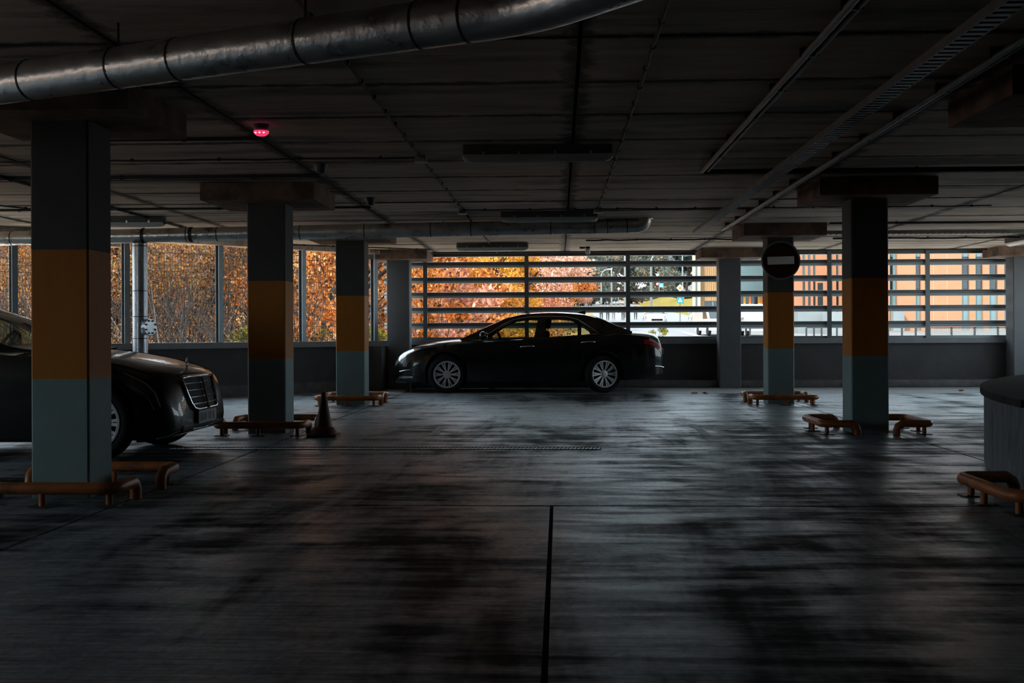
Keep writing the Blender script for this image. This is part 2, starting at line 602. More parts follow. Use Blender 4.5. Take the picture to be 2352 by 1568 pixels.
# ceiling: deck plus board-marked panels
roof = [(XL - 0.3, Y0 - 0.3), (XR + 0.3, Y0 - 0.3), (XR + 0.3, YB + 0.3), (-3.45, YB + 0.3), (-3.45, 22.2), (XL - 0.3, 13.4)]
ceiling = struct(MB().prism(roof, CEIL + 0.03, CEIL + 0.4).build('ceiling', 'joint_dark'), 'board-marked concrete ceiling of the parking deck', 'ceiling')
px = [XL, -9.95, -7.45, -4.93, -2.41, 0.12, 2.6, 5.06, 7.55, XR]
yy = YB
py = [yy]
while yy > Y0:
    yy = max(Y0, yy - 1.12)
    py.append(yy)
for i in range(len(px) - 1):
    for j in range(len(py) - 1):
        g = 0.012
        dz = rnd.uniform(-0.004, 0.004)
        p = [(px[i] + g, py[j + 1] + g), (px[i + 1] - g, py[j + 1] + g), (px[i + 1] - g, py[j] - g), (px[i] + g, py[j] - g)]
        t = trim_poly(p)
        if isinstance(t, tuple):
            bmx = MB()
            for q in t:
                if len(q) >= 3:
                    bmx.prism(q, CEIL + dz, CEIL + 0.03)
            bmx.build('panel', 'ceiling_concrete', ceiling)
        elif len(t) >= 3:
            MB().prism(t, CEIL + dz, CEIL + 0.03).build('panel', 'ceiling_concrete', ceiling)

# back wall: parapet, sill, kerb
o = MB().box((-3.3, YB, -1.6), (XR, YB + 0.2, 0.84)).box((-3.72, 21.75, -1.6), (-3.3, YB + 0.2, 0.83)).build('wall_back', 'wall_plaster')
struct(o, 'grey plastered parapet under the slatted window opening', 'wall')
o = MB().box((-3.2, YB - 0.07, 0.84), (XR, YB + 0.27, 0.94)).build('trim_1', 'sill_concrete')
struct(o, 'pale concrete sill below the horizontal slats', 'sill')
o = MB().rbox((-3.28, 22.74, 0.0), (XR, YB, 0.14), 0.03, 2, None, 0).build('trim_2', 'kerb_concrete', None, 40)
struct(o, 'low dark concrete kerb at the foot of the back parapet', 'kerb')

# slanting left wall
def dpt(s, off, z):
    q = DA + DD * s + DN * off
    return Vector((q.x, q.y, z))
DL = (DB - DA).length
def dwall(s0, s1, o0, o1, z0, z1):
    v = [dpt(s, o, z) for z in (z0, z1) for s, o in ((s0, o0), (s1, o0), (s1, o1), (s0, o1))]
    return MB().add(v, [(0, 1, 2, 3), (4, 5, 6, 7), (0, 1, 5, 4), (1, 2, 6, 5), (2, 3, 7, 6), (3, 0, 4, 7)])
def dmb(mb, s0, s1, o0, o1, z0, z1):
    v = [dpt(s, o, z) for z in (z0, z1) for s, o in ((s0, o0), (s1, o0), (s1, o1), (s0, o1))]
    return mb.add(v, [(0, 1, 2, 3), (4, 5, 6, 7), (0, 1, 5, 4), (1, 2, 6, 5), (2, 3, 7, 6), (3, 0, 4, 7)])
struct(dwall(0, DL, 0.0, 0.2, -1.6, 0.83).build('wall_left', 'wall_plaster'), 'grey plastered parapet slanting away under the wire mesh', 'wall')
struct(dwall(-0.05, DL, -0.07, 0.27, 0.83, 0.93).build('trim_3', 'sill_concrete'), 'pale concrete sill below the wire mesh panels', 'sill')
lint = dwall(-0.1, 5.35, -0.02, 0.26, 2.56, CEIL + 0.02)
dmb(lint, 5.35, DL, -0.02, 0.26, 2.44, CEIL + 0.02)
struct(lint.build('trim_4', 'ceiling_concrete'), 'beige lintel strip above the wire mesh panels', 'lintel')
# flat base band of the left parapet, darker paint
struct(dwall(0, DL, -0.012, 0.0, 0.0, 0.2).build('baseboard_left', 'kerb_concrete'), 'dark base band along the slanting left parapet', 'baseboard')

# outer left, right and rear walls
mb = MB()
mb.box((XL - 0.2, Y0, -1.6), (XL, 13.5, 0.9))
mb.box((XL - 0.2, Y0, 2.5), (XL, 13.5, CEIL + 0.03))
mb.box((XL - 0.2, Y0, 0.9), (XL, 0.2, 2.5))
mb.box((XL - 0.2, 8.2, 0.9), (XL, 13.5, 2.5))
for y in (13.2,):
    mb.box((XL - 0.2, y, 0.9), (XL, y + 0.3, 2.5))
struct(mb.build('wall_side_left', 'wall_plaster'), 'open parapet wall on the far left side of the deck', 'wall')
mb = MB()
mb.box((XR, Y0, -1.6), (XR + 0.2, YB + 0.2, 0.9))
mb.box((XR, Y0, 2.5), (XR + 0.2, YB + 0.2, CEIL + 0.03))
mb.box((XR, Y0, 0.9), (XR + 0.2, 15.4, 2.5))
for y in (22.5,):
    mb.box((XR, y, 0.9), (XR + 0.2, y + 0.4, 2.5))
struct(mb.build('wall_right', 'wall_plaster'), 'grey wall along the right side of the deck', 'wall')
struct(MB().box((XL - 0.2, Y0 - 0.2, -0.4), (XR + 0.2, Y0, CEIL + 0.03)).build('wall_front', 'dark_wall'), 'dark closed wall behind the viewpoint', 'wall')

# slatted window in the back wall
win1 = struct(empty('window_1', (0, YB + 0.1, 0)), 'wide window opening with five rows of grey horizontal slats', 'window')
YW = YB + 0.1
mull_x = [atY(u, 690, YW).x for u in (978, 1210, 1442, 1675, 1903, 2128)]
mull_x = [mull_x[0] - 0.0] + mull_x[1:]
edges = [-3.46] + mull_x + [XR - 0.02]
lz = [atY(1675, v, YW).z for v in (604.5, 640, 674.6, 709.4, 745)]
prof = []
for k in range(14):
    a = 2 * PI * k / 14
    y_, z_ = 0.028 * math.cos(a), 0.062 * math.sin(a)
    ca, sa = math.cos(R(14)), math.sin(R(14))
    prof.append((y_ * ca - z_ * sa, y_ * sa + z_ * ca))
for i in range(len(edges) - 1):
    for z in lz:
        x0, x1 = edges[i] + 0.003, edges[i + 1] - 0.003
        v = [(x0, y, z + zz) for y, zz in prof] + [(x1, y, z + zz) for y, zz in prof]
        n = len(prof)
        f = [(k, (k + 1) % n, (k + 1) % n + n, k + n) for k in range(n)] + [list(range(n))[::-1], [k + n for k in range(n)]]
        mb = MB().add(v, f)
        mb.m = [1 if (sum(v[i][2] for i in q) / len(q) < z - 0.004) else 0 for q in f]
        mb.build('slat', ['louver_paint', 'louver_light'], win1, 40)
for x in mull_x:
    mb = MB()
    mb.box((x - 0.04, -0.09, 0.94), (x + 0.04, -0.045, CEIL))
    mb.box((x - 0.012, -0.045, 0.94), (x + 0.012, 0.06, CEIL))
    mb.build('mullion', 'mullion_paint', win1)
MB().box((-3.46, -0.06, CEIL - 0.075), (XR - 0.02, 0.06, CEIL)).build('top_rail', 'louver_paint', win1)
MB().box((-3.2, -0.04, 0.94), (XR - 0.02, 0.04, 0.985)).build('bottom_rail', 'mullion_paint', win1)
MB().box((-3.46, -0.1, 0.0), (-3.30, 0.12, 0.94)).build('end_frame', 'louver_paint', win1)

# mesh window in the slanting wall: posts and welded wire panels
win2 = struct(empty('window_2', (0, 0, 0)), 'slanting window opening closed by wire mesh panels between steel posts', 'window')
def s_of(u):
    d = ray(u, 700)
    # intersect the horizontal ray with the slanting line
    A = Matrix(((d.x, -DD.x), (d.y, -DD.y)))
    q = A.inverted() @ DA
    return q[1]
posts = [s_of(u) for u in (868, 703, 512, 296, 38)] + [DL - 1.9]
for s in posts:
    mb = MB()
    h = 2.56 if s < 5.3 else 2.44
    dmb(mb, s - 0.045, s + 0.045, 0.05, 0.06, 0.93, h)
    dmb(mb, s - 0.045, s + 0.045, 0.15, 0.16, 0.93, h)
    dmb(mb, s - 0.006, s + 0.006, 0.06, 0.15, 0.93, h)
    mb.build('post', 'post_steel', win2)
pe = [-0.1] + posts + [DL]
for a, b in zip(pe[:-1], pe[1:]):
    mb = MB()
    h = 2.56 if a < 5.2 else 2.44
    n = max(2, int((b - a) / 0.05))
    zz = [0.95, 1.1, 1.3, 1.5, 1.54, 1.7, 1.9, 2.1, 2.14, 2.3, 2.46, 2.52]
    for k in range(n + 1):
        s = lerp(a + 0.02, b - 0.02, k / n)
        pts = []
        for z in zz:
            if z > h:
                break
            off = 0.19 + (0.025 if z in (1.5, 2.1) else 0.0) + (0.03 if z > 2.5 else 0)
            pts.append(dpt(s, off, z))
        mb.tube(pts, 0.004, 4, False)
    for z in (1.0, 1.2, 1.4, 1.5, 1.6, 1.8, 2.0, 2.1, 2.2, 2.4):
        if z < h:
            mb.tube([dpt(a, 0.196, z), dpt(b, 0.196, z)], 0.0042, 4, False)
    mb.build('mesh_panel', 'wire', win2)

# ================================================================== PILLARS
def pillar(uL, uR, Yf, vt, vb, label, capw=1.2, capd=1.15, depth=0.40, mats=('pillar_grey', 'pillar_orange', 'pillar_teal'), back=None, X=None, group='banded pillars', band=None):
    if X is None:
        x0, x1 = atY(uL, 700, Yf).x, atY(uR, 700, Yf).x
    else:
        x0, x1 = X
    zt = atY((uL + uR) / 2, vt, Yf).z if vt else None
    zb = atY((uL + uR) / 2, vb, Yf).z if vb else None
    if band:
        zb, zt = band
    cx, cy = (x0 + x1) / 2, Yf + depth / 2
    t = thing('concrete_pillar', label, 'pillar', (cx, cy, 0), 0, group)
    hw, hd = (x1 - x0) / 2, depth / 2
    ch = 0.012
    poly = [(hw - ch, -hd), (hw, -hd + ch), (hw, hd - ch), (hw - ch, hd), (-hw + ch, hd), (-hw, hd - ch), (-hw, -hd + ch), (-hw + ch, -hd)]
    if zt:
        MB().prism(poly, 0, zb).build('lower_band', mats[2], t)
        MB().prism(poly, zb, zt).build('orange_band', mats[1], t)
        MB().prism(poly, zt, CAPZ).build('upper_shaft', mats[0], t)
    else:
        MB().prism(poly, 0 if back is None else 0.0, CAPZ).build('shaft', mats[0], t)
    y0, y1 = -capd / 2, capd / 2
    if back is not None:
        y1 = back - cy
    mb = MB()
    mb.box((-capw / 2, y0, CAPZ), (capw / 2, y1, CEIL))
    mb.build('capital', 'capital_concrete', t)
    return t, cx, cy

P1, p1x, p1y = pillar(70, 203, 7.57, 573, 870, 'large orange-banded pillar in front of the car with the upright bonnet star')
P2, p2x, p2y = pillar(568, 655, 12.53, 645, 824, 'orange-banded pillar standing beside the traffic cone')
P3, p3x, p3y = pillar(771, 837, 17.6, 679, 806, 'farthest orange-banded pillar, between the cone and the dark sedan')
P5, p5x, p5y = pillar(1763, 1824, 17.6, 671, 800, 'orange-banded pillar carrying the round no-entry sign')
P6, p6x, p6y = pillar(1955, 2041, 12.55, 638, 817, 'unlit orange-banded pillar between no-entry sign and curved low wall')
P4, p4x, p4y = pillar(0, 0, 7.45, None, None, 'pillar cut by the picture edge next to the curved low wall', X=(3.09, 3.49), band=(0.82, 1.65))
C1, _, _ = pillar(888, 940, 22.42, None, None, 'plain grey column at the corner of mesh and slatted windows, behind the sedan nose', back=YB, mats=('plain_column',), group='plain columns at the back wall')
C2, _, _ = pillar(1652, 1702, 22.62, None, None, 'plain grey column in the slatted window beside the no-entry sign', back=YB, mats=('plain_column',), group='plain columns at the back wall')
C3, _, _ = pillar(2328, 2375, 22.62, None, None, 'plain grey column in the far right corner of the deck', back=YB, mats=('plain_column',), group='plain columns at the back wall')

# ------------------------------------------------------------------ tubular pillar guards
def guard_mesh():
    a, d, b, r = 0.46, 0.56, 0.20, 0.10
    z = 0.115
    pts = [Vector((-a, -b, 0.0)), Vector((-a, -b, 0.05)), Vector((-a, -b - 0.015, 0.09)), Vector((-a, -b - 0.05, z))]
    pts += arc((-a + r, -d + r), r, PI, 1.5 * PI, 6, z)
    pts += arc((a - r, -d + r), r, 1.5 * PI, 2 * PI, 6, z)
    pts += [Vector((a, -b - 0.05, z)), Vector((a, -b - 0.015, 0.09)), Vector((a, -b, 0.05)), Vector((a, -b, 0.0))]
    return MB().tube(pts, 0.038, 12).mesh('bar', 'guard_paint', 40)
g_bar = guard_mesh()
g_leg = MB().tube([(0, 0, 0.008), (0, 0, 0.115)], 0.022, 10).mesh('leg', 'guard_paint', 40)
g_plate = MB().rbox((-0.07, -0.07, 0.0), (0.07, 0.07, 0.008), 0.02).mesh('floor_plate', 'steel_dark')
def guard(cx, cy, rz, label):
    t = thing('pillar_guard', label, 'guard', (cx, cy, 0), rz, 'orange tubular guards around the pillar feet')
    obj('bar', g_bar, t)
    for q in ((-0.40, -0.50), (0.0, -0.56), (0.40, -0.50)):
        obj('leg', g_leg, t, (q[0], q[1], 0))
        obj('floor_plate', g_plate, t, (q[0], q[1], 0))
    return t
guard(p1x + 0.05, p1y - 0.02, 0, 'orange tube guard facing the viewer at the large near pillar')
guard(p1x + 0.05, p1y + 0.06, PI, 'orange tube guard on the far side of the large near pillar')
guard(p2x, p2y, 0, 'orange tube guard in front of the pillar beside the traffic cone')
guard(p2x, p2y + 0.02, PI, 'orange tube guard behind the pillar beside the traffic cone')
guard(p3x, p3y, 0, 'orange tube guard facing the viewer at the farthest banded pillar')
guard(p3x, p3y + 0.02, PI, 'orange tube guard on the far side of the farthest banded pillar')
guard(p5x, p5y, 0, 'orange tube guard in front of the no-entry sign pillar')
guard(p5x, p5y + 0.02, PI, 'orange tube guard behind the no-entry sign pillar')
guard(p6x, p6y, -PI / 2, 'orange tube guard on the lit side of the unlit pillar')
guard(p6x, p6y, PI / 2, 'orange tube guard on the dark side of the unlit pillar')
guard(p4x - 0.12, p4y - 0.3, -PI / 2, 'orange tube guard at the picture edge below the curved low wall')

# ------------------------------------------------------------------ curved low wall on the right
def circ3(a, b, c):
    ax, ay, bx, by, cx, cy = *a, *b, *c
    d = 2 * (ax * (by - cy) + bx * (cy - ay) + cx * (ay - by))
    ux = ((ax**2 + ay**2) * (by - cy) + (bx**2 + by**2) * (cy - ay) + (cx**2 + cy**2) * (ay - by)) / d
    uy = ((ax**2 + ay**2) * (cx - bx) + (bx**2 + by**2) * (ax - cx) + (cx**2 + cy**2) * (bx - ax)) / d
    return ux, uy, math.hypot(ax - ux, ay - uy)
qa, qb, qc = (3.10, 8.1), (3.46, 9.72), (4.86, 12.45)
cxx, cyy, crr = circ3(qa, qb, qc)
a0 = math.atan2(qa[1] - cyy, qa[0] - cxx)
a1 = math.atan2(qc[1] - cyy, qc[0] - cxx)
if a0 < 0:
    a0 += 2 * PI
if a1 < 0:
    a1 += 2 * PI
def arcpoly(r, ext=0.0):
    s0 = a0 + (a0 - a1) * 0.045
    pts = [(cxx + r * math.cos(lerp(s0, a1 - 0.25, k / 24)), cyy + r * math.sin(lerp(s0, a1 - 0.25, k / 24))) for k in range(25)]
    return pts + [(pts[-1][0] + 1.6, pts[-1][1] - 0.4), (6.6, pts[0][1])]
ramp = thing('curved_wall', 'low rounded concrete wall with a dark coping at the picture edge', 'wall', (0, 0, 0))
mb = MB().prism(arcpoly(crr), 0.0, 0.56)
mk('drum_plaster', (0.19, 0.20, 0.22), 0.8, spec=0.2, var=0.2, scale=4, stretch=(2.5, 2.5, 0.6), bump=0.3, bscale=20, dark=(0.10, 0.105, 0.115), dlo=0.33, dhi=0.45)
mk('coping_dark', (0.04, 0.039, 0.037), 0.85, spec=0.15, var=0.35, scale=5, bump=0.2)
mb.build('wall_body', 'drum_plaster', ramp, 40)
MB().prism(arcpoly(crr + 0.03, 0.0), 0.56, 0.612).build('coping', 'coping_dark', ramp, 40)

# ------------------------------------------------------------------ traffic cone
c0 = atZ(744, 1002, 0)
cone = thing('traffic_cone', 'dark red traffic cone beside an orange-banded pillar', 'cone', c0)
sq = 0.155
MB().rbox((-sq, -sq, 0), (sq, sq, 0.028), 0.03).build('base', 'cone_rubber', cone)
MB().lathe([(0.142, 0.028), (0.138, 0.05), (0.10, 0.095), (0.088, 0.10), (0.022, 0.455), (0.018, 0.465), (0.0, 0.465)], 28).build('body', 'cone_rubber', cone, 40)

# ------------------------------------------------------------------ no-entry sign
yS = 17.6 - 0.02
cS = atY(1793, 598, yS)
rS = (atY(1838, 598, yS).x - atY(1748, 598, yS).x) / 2
sign = thing('no_entry_sign', 'round no-entry sign with pale bar on an orange-banded pillar', 'road sign', (cS.x, yS, cS.z))
MX = Matrix.Rotation(PI / 2, 4, 'X')
MB().lathe([(rS - 0.02, -0.005), (rS - 0.02, 0.012), (0.0, 0.012)], 48, MX).build('disc', 'sign_red', sign)
MB().lathe([(rS - 0.024, -0.006), (rS, -0.006), (rS, 0.02), (rS - 0.024, 0.02)], 48, MX, True).build('rim', 'sign_rim', sign, 40)
MB().cbox((0, -0.015, 0), (rS * 1.36, 0.006, rS * 0.40), Matrix.Rotation(R(-1.5), 4, 'Y')).build('bar', 'sign_bar', sign)
MB().box((-0.03, 0.004, -0.12), (0.03, 0.02, 0.12)).build('bracket', 'steel_dark', sign)

# ------------------------------------------------------------------ drain channel
d0, d1 = atZ(400, 1027, 0.0), atZ(1382, 1034, 0.0)
YD = 10.85
drain = thing('drain_channel', 'narrow slotted drain grating set across the concrete floor', 'drain', ((d0.x + d1.x) / 2, YD, 0))
L = (d1.x - d0.x)
MB().box((-L / 2, -0.10, 0.0), (L / 2, 0.11, 0.002)).build('gutter', 'joint_dark', drain)
MB().box((-L / 2, 0.11, 0.0), (L / 2, 0.125, 0.006)).box((-L / 2, -0.115, 0.0), (L / 2, -0.10, 0.006)).build('frame', 'tray_steel', drain)
mb = MB()
n = int(L / 0.036)
for k in range(n):
    x = -L / 2 + 0.02 + k * 0.036
    mb.add([(x, -0.10, 0.002), (x + 0.016, -0.10, 0.002), (x + 0.040, 0.02, 0.002), (x + 0.024, 0.02, 0.002),
            (x, -0.10, 0.008), (x + 0.016, -0.10, 0.008), (x + 0.040, 0.02, 0.008), (x + 0.024, 0.02, 0.008)],
           [(4, 5, 6, 7), (0, 1, 5, 4), (1, 2, 6, 5), (2, 3, 7, 6), (3, 0, 4, 7)])
g = mb.build('grating', 'galvanised', drain)
g['kind'] = 'stuff'

# ------------------------------------------------------------------ pipes
def bend(p, q, r_, s_, n=6):
    """polyline p -> q -> r_ with a rounded corner of radius s_ at q"""
    p, q, r_ = Vector(p), Vector(q), Vector(r_)
    a, b = (p - q).normalized(), (r_ - q).normalized()
    A, B = q + a * s_, q + b * s_
    return [A.lerp(q, t / n * 1.0).lerp(q.lerp(B, t / n), t / n) for t in range(n + 1)]
def rings(parent, name, mat, pts, r, width=0.03, lift=0.006):
    """a band around the pipe at each (point, direction)"""
    for p, d in pts:
        p, d = Vector(p), Vector(d).normalized()
        MB().tube([p - d * width / 2, p + d * width / 2], r + lift, 20).build(name, mat, parent, 40)

# near insulated pipe under the ceiling
ZP = 2.42
a_ = Vector((-6.4, 7.65, ZP - 0.03)); b_p = Vector((-0.10, 4.98, ZP + 0.02)); c_ = Vector((0.75, 4.0, ZP + 0.03))
path = [a_] + bend(a_, b_p, c_, 0.22) + [c_]
pipe1 = thing('insulated_pipe', 'large foil-wrapped pipe crossing the dark ceiling close to the viewer', 'pipe', (0, 0, 0))
MB().tube(path, 0.105, 28).build('pipe_body', 'foil', pipe1, 50)
dirp = (b_p - a_).normalized()
seams = []
for u in (-260, 72, 272, 412, 702, 965, 1075):
    d = ray(u, 130)
    A = Matrix(((d.x, -dirp.x), (d.y, -dirp.y)))
    k = (A.inverted() @ Vector((a_.x, a_.y)))[1]
    seams.append((a_ + dirp * k, dirp))
rings(pipe1, 'seam', 'steel_dark', seams, 0.105, 0.010, 0.0035)
for k in (2, 4):
    p = seams[k][0]
    MB().tube([p, Vector((p.x, p.y, CEIL))], 0.006, 6).build('hanger_rod', 'steel_dark', pipe1)

# far drain pipe and its downpipe
YP = 16.3
zl, zr_ = atY(100, 546, YP).z, atY(1440, 518, YP).z
xl, xr_ = -9.6, atY(1480, 500, YP).x
def zp(x):
    x_a, x_b = atY(100, 546, YP).x, atY(1440, 518, YP).x
    return lerp(zl, zr_, (x - x_a) / (x_b - x_a))
pipe2 = thing('drain_pipe', 'long foil-wrapped drain pipe running below the ceiling behind the pillars', 'pipe', (0, 0, 0))
e0, e1, e2 = Vector((-8.55, YP, zp(-8.55))), Vector((xr_, YP, zp(xr_))), Vector((xr_, YP, CEIL))
MB().tube([e0] + bend(e0, e1, e2, 0.11) + [e2], 0.10, 22).build('pipe_body', 'foil', pipe2, 50)
MB().tube([e2 - Vector((0, 0, 0.012)), e2], 0.125, 20).build('ceiling_collar', 'galvanised', pipe2, 40)
xs_ = [atY(u, 530, YP).x for u in (28, 330, 430, 500, 690, 838, 990, 1082, 1265, 1365, 1395, 1440)]
rings(pipe2, 'seam', 'steel_dark', [((x, YP, zp(x)), (1, 0, 0.02)) for x in xs_], 0.10, 0.012, 0.004)
for u in (330, 1018, 1300):
    x = atY(u, 530, YP).x
    MB().tube([(x, YP, zp(x) + 0.1), (x, YP, CEIL)], 0.005, 6).build('hanger_rod', 'steel_dark', pipe2)
for u in (330, 440):
    x = atY(u, 530, YP).x
    rings(pipe2, 'clamp', 'steel_dark', [((x, YP, zp(x)), (1, 0, 0.02))], 0.10, 0.045, 0.008)
xd = atY(322, 680, YP).x
dp = thing('downpipe', 'vertical galvanised downpipe with a flanged branch in front of the mesh window', 'pipe', (xd, YP, 0))
zt_ = zp(xd) - 0.108
MB().tube([(0, 0, 0.0), (0, 0, zt_)], 0.103, 24).build('pipe_body', 'galvanised', dp, 50)
rings(dp, 'seam', 'steel_dark', [((0, 0, atY(322, v, YP).z), (0, 0, 1)) for v in (565, 668, 727, 777)], 0.103, 0.010, 0.003)
zf = atY(345, 751, YP).z
MB().tube([(0.04, -0.02, zf), (0.135, -0.065, zf)], 0.068, 18).build('branch', 'galvanised', dp, 40)
fd = Vector((0.135, -0.065, 0)).normalized()
MB().tube([Vector((0.132, -0.063, zf)), Vector((0.132, -0.063, zf)) + fd * 0.022], 0.115, 26).build('flange', 'galvanised', dp, 40)
MB().tube([Vector((0.132, -0.063, zf)) + fd * 0.027, Vector((0.132, -0.063, zf)) + fd * 0.05], 0.115, 26).build('blind_flange', 'galvanised', dp, 40)
side = Vector((-fd.y, fd.x, 0))
for k in range(8):
    a = 2 * PI * (k + 0.5) / 8
    p = Vector((0.132, -0.063, zf)) + side * 0.092 * math.cos(a) + Vector((0, 0, 0.092 * math.sin(a)))
    MB().tube([p + fd * 0.05, p + fd * 0.066], 0.012, 6).build('bolt', 'steel_dark', dp)

# ------------------------------------------------------------------ ceiling lamps
def lamp(x, y, label, rz=0.0):
    t = thing('ceiling_lamp', label, 'lamp', (x, y, CEIL), rz, 'unlit strip lamps under the ceiling')
    MB().rbox((-0.635, -0.085, -0.075), (0.635, 0.085, 0.0), 0.03, 3, None, 2).build('housing', 'lamp_body', t, 40)
    n = 9
    rows = []
    for x_ in (-0.635, -0.615, -0.56, 0.56, 0.615, 0.635):
        k = 1.0 if abs(x_) < 0.6 else (0.75 if abs(x_) < 0.62 else 0.35)
        rows.append([(x_, 0.075 * math.cos(PI * i / (n - 1)), -0.078 - 0.062 * k * math.sin(PI * i / (n - 1))) for i in range(n)])
    MB().grid(rows).build('diffuser', 'lamp_lens', t, 50)
    for q in (-0.45, -0.15, 0.15, 0.45):
        MB().box((q - 0.012, -0.092, -0.09), (q + 0.012, -0.084, -0.055)).build('clip', 'galvanised', t)
    return t
for u, v, label in ((1234, 360, 'nearest strip lamp on the ceiling above the dark sedan'), (1262, 499, 'strip lamp just above the far drain pipe'), (1131, 560, 'farthest strip lamp right above the slatted window')):
    Y = {360: 9.95, 499: 15.35, 560: 20.7}[v]
    lamp(atY(u, v, Y).x, Y, label)
lamp(atY(378, 510, 15.6).x - 0.635, 15.6, 'strip lamp partly hidden behind the large near pillar')
lamp(atY(2310, 560, 20.6).x + 0.05, 19.95, 'strip lamp pointing into the room near the far right corner', PI / 2)
lamp(-8.9, 15.6, 'strip lamp at the left picture edge above the drain pipe')

# ------------------------------------------------------------------ cables, conduits and boxes
def cable(name, label, pts, r=0.009, clips=0.55, sag=0.0, mat='cable_black', n=6, cat='cable'):
    pts = [Vector(p) for p in pts]
    t = thing(name, label, cat, pts[0])
    full = []
    total = 0
    marks = []
    for a, b in zip(pts[:-1], pts[1:]):
        m = max(2, int((b - a).length / 0.18))
        for k in range(m):
            q = a.lerp(b, k / m)
            if sag:
                q = q + Vector((rnd.uniform(-sag, sag), rnd.uniform(-sag, sag), rnd.uniform(-sag, 0)))
            full.append(q - pts[0])
        c = max(1, int((b - a).length / clips))
        for k in range(c):
            marks.append((a.lerp(b, (k + 0.5) / c) - pts[0], (b - a).normalized()))
    full.append(pts[-1] - pts[0])
    MB().tube(full, r, n).build('run', mat, t, 50)
    if clips < 50:
        for p, d in marks:
            MB().tube([p - d * 0.014, p + d * 0.014], r + 0.007, 8).build('clip', mat, t)
    return t
ZC = CEIL - 0.016
def cx_(u, v, z=ZC):
    return atZ(u, v, z)
cable('ceiling_cable', 'black cable running along the ceiling toward the camera beside the middle lamp row', [(-1.22, 1.5, ZC), (-1.22, 15.0, ZC), (-1.20, 22.9, ZC)], 0.011, 0.5, 0.006)
cable('ceiling_cable', 'black cable on the ceiling passing the end of the nearest strip lamp', [(0.52, 2.0, ZC), (0.52, 9.9, ZC), (0.50, 14.9, ZC), (0.36, 16.0, ZC)], 0.011, 0.5, 0.006)
cable('ceiling_cable', 'thin cable crossing the ceiling between two junction boxes above the sedan', [(-1.22, 14.9, ZC), (0.5, 14.9, ZC), (5.4, 14.9, ZC)], 0.008, 0.45, 0.008)
cable('ceiling_cable', 'thin clipped cable from the large near pillar to a junction box', [(-6.8, 10.4, ZC), (-3.4, 10.42, ZC), (-1.22, 10.42, ZC)], 0.008, 0.7, 0.008)
cable('ceiling_conduit', 'black conduit ending at the middle detector above the second pillar', [(-9.0, 11.55, ZC), (-2.36, 11.55, ZC)], 0.017, 1.2, 0, cat='conduit')
cable('ceiling_conduit', 'black conduit ending at the far detector right of the second pillar capital', [(-7.4, 14.5, ZC), (-2.33, 14.5, ZC)], 0.014, 1.1, 0, cat='conduit')
cable('ceiling_conduit', 'short black conduit feeding the glowing red alarm', [(-3.6, 9.32, ZC), (-2.4, 9.32, ZC)], 0.014, 1.0, 0, cat='conduit')
cable('ceiling_conduit', 'black clipped conduit slanting along the ceiling left of the second pillar', [(-5.52, 10.0, ZC), (-5.50, 17.9, ZC)], 0.016, 0.62, 0, cat='conduit')
cable('ceiling_conduit', 'thick black conduit crossing above the unlit pillar capital', [(1.37, 11.4, ZC - 0.02), (9.6, 11.35, ZC - 0.02)], 0.024, 1.3, 0, cat='conduit')
cable('ceiling_cable', 'wavy clipped cable near the slatted window above the sedan boot', [(0.45, 19.9, ZC), (3.9, 19.9, ZC)], 0.012, 0.5, 0.012)
cable('ceiling_cable', 'wavy clipped cable above the far right slats', [(4.6, 19.9, ZC), (9.6, 19.9, ZC)], 0.016, 0.6, 0.014)
cable('ceiling_conduit', 'straight conduit above the far right slats', [(3.9, 17.1, ZC - 0.005), (9.6, 17.1, ZC - 0.005)], 0.015, 1.7, 0, cat='conduit')
cable('ceiling_conduit', 'black cable line along the top edge of the slatted window', [(-2.5, 22.85, ZC), (9.5, 22.85, ZC)], 0.016, 1.0, 0, cat='conduit')
cable('ceiling_cable', 'clipped cable at the left picture edge above the mesh window', [(-7.6, 11.6, ZC), (-6.3, 15.0, ZC)], 0.010, 0.5, 0.006)
cable('ceiling_cable', 'thin cable to the corner column capital at the mesh window', [(-5.2, 20.2, ZC), (-2.4, 21.9, ZC)], 0.010, 0.5, 0.004)

def jbox(x, y, label, s=0.1):
    t = thing('junction_box', label, 'junction box', (x, y, CEIL), 0, 'junction boxes on the ceiling')
    MB().rbox((-s / 2, -s / 2, -0.055), (s / 2, s / 2, 0), 0.012).build('body', 'plastic_grey', t)
    MB().rbox((-s / 2 - 0.004, -s / 2 - 0.004, -0.066), (s / 2 + 0.004, s / 2 + 0.004, -0.055), 0.012).build('lid', 'plastic_white', t)
    return t
jbox(-1.22, 10.42, 'near junction box left of the nearest strip lamp')
jbox(-1.22, 14.95, 'far junction box on the cable left of the middle lamp')
jbox(0.5, 14.95, 'junction box beside the right end of the middle lamp')
def detector(x, y, label, red=False):
    t = thing('smoke_detector', label, 'detector', (x, y, CEIL), 0, 'round detectors along the ceiling joint')
    MB().lathe([(0.06, 0.0), (0.06, -0.025), (0.045, -0.05)], 20).build('base', 'lamp_body', t, 40)
    if red:
        MB().lathe([(0.058, -0.05), (0.055, -0.068), (0.034, -0.085), (0.0, -0.09)], 20).build('red_lens', 'led_red', t, 50)
        for q in (-0.03, 0.0, 0.03):
            MB().lathe([(0.0, -0.006), (0.006, -0.003), (0.008, 0.0), (0.006, 0.003), (0.0, 0.006)], 8, Matrix.Translation((q, -0.052 + abs(q) * 0.3, -0.068))).build('glow_point', 'led_spot', t)
    else:
        MB().lathe([(0.05, -0.05), (0.042, -0.078), (0.02, -0.09), (0.0, -0.09)], 20).build('sensor_head', 'lamp_body', t, 50)
    return t
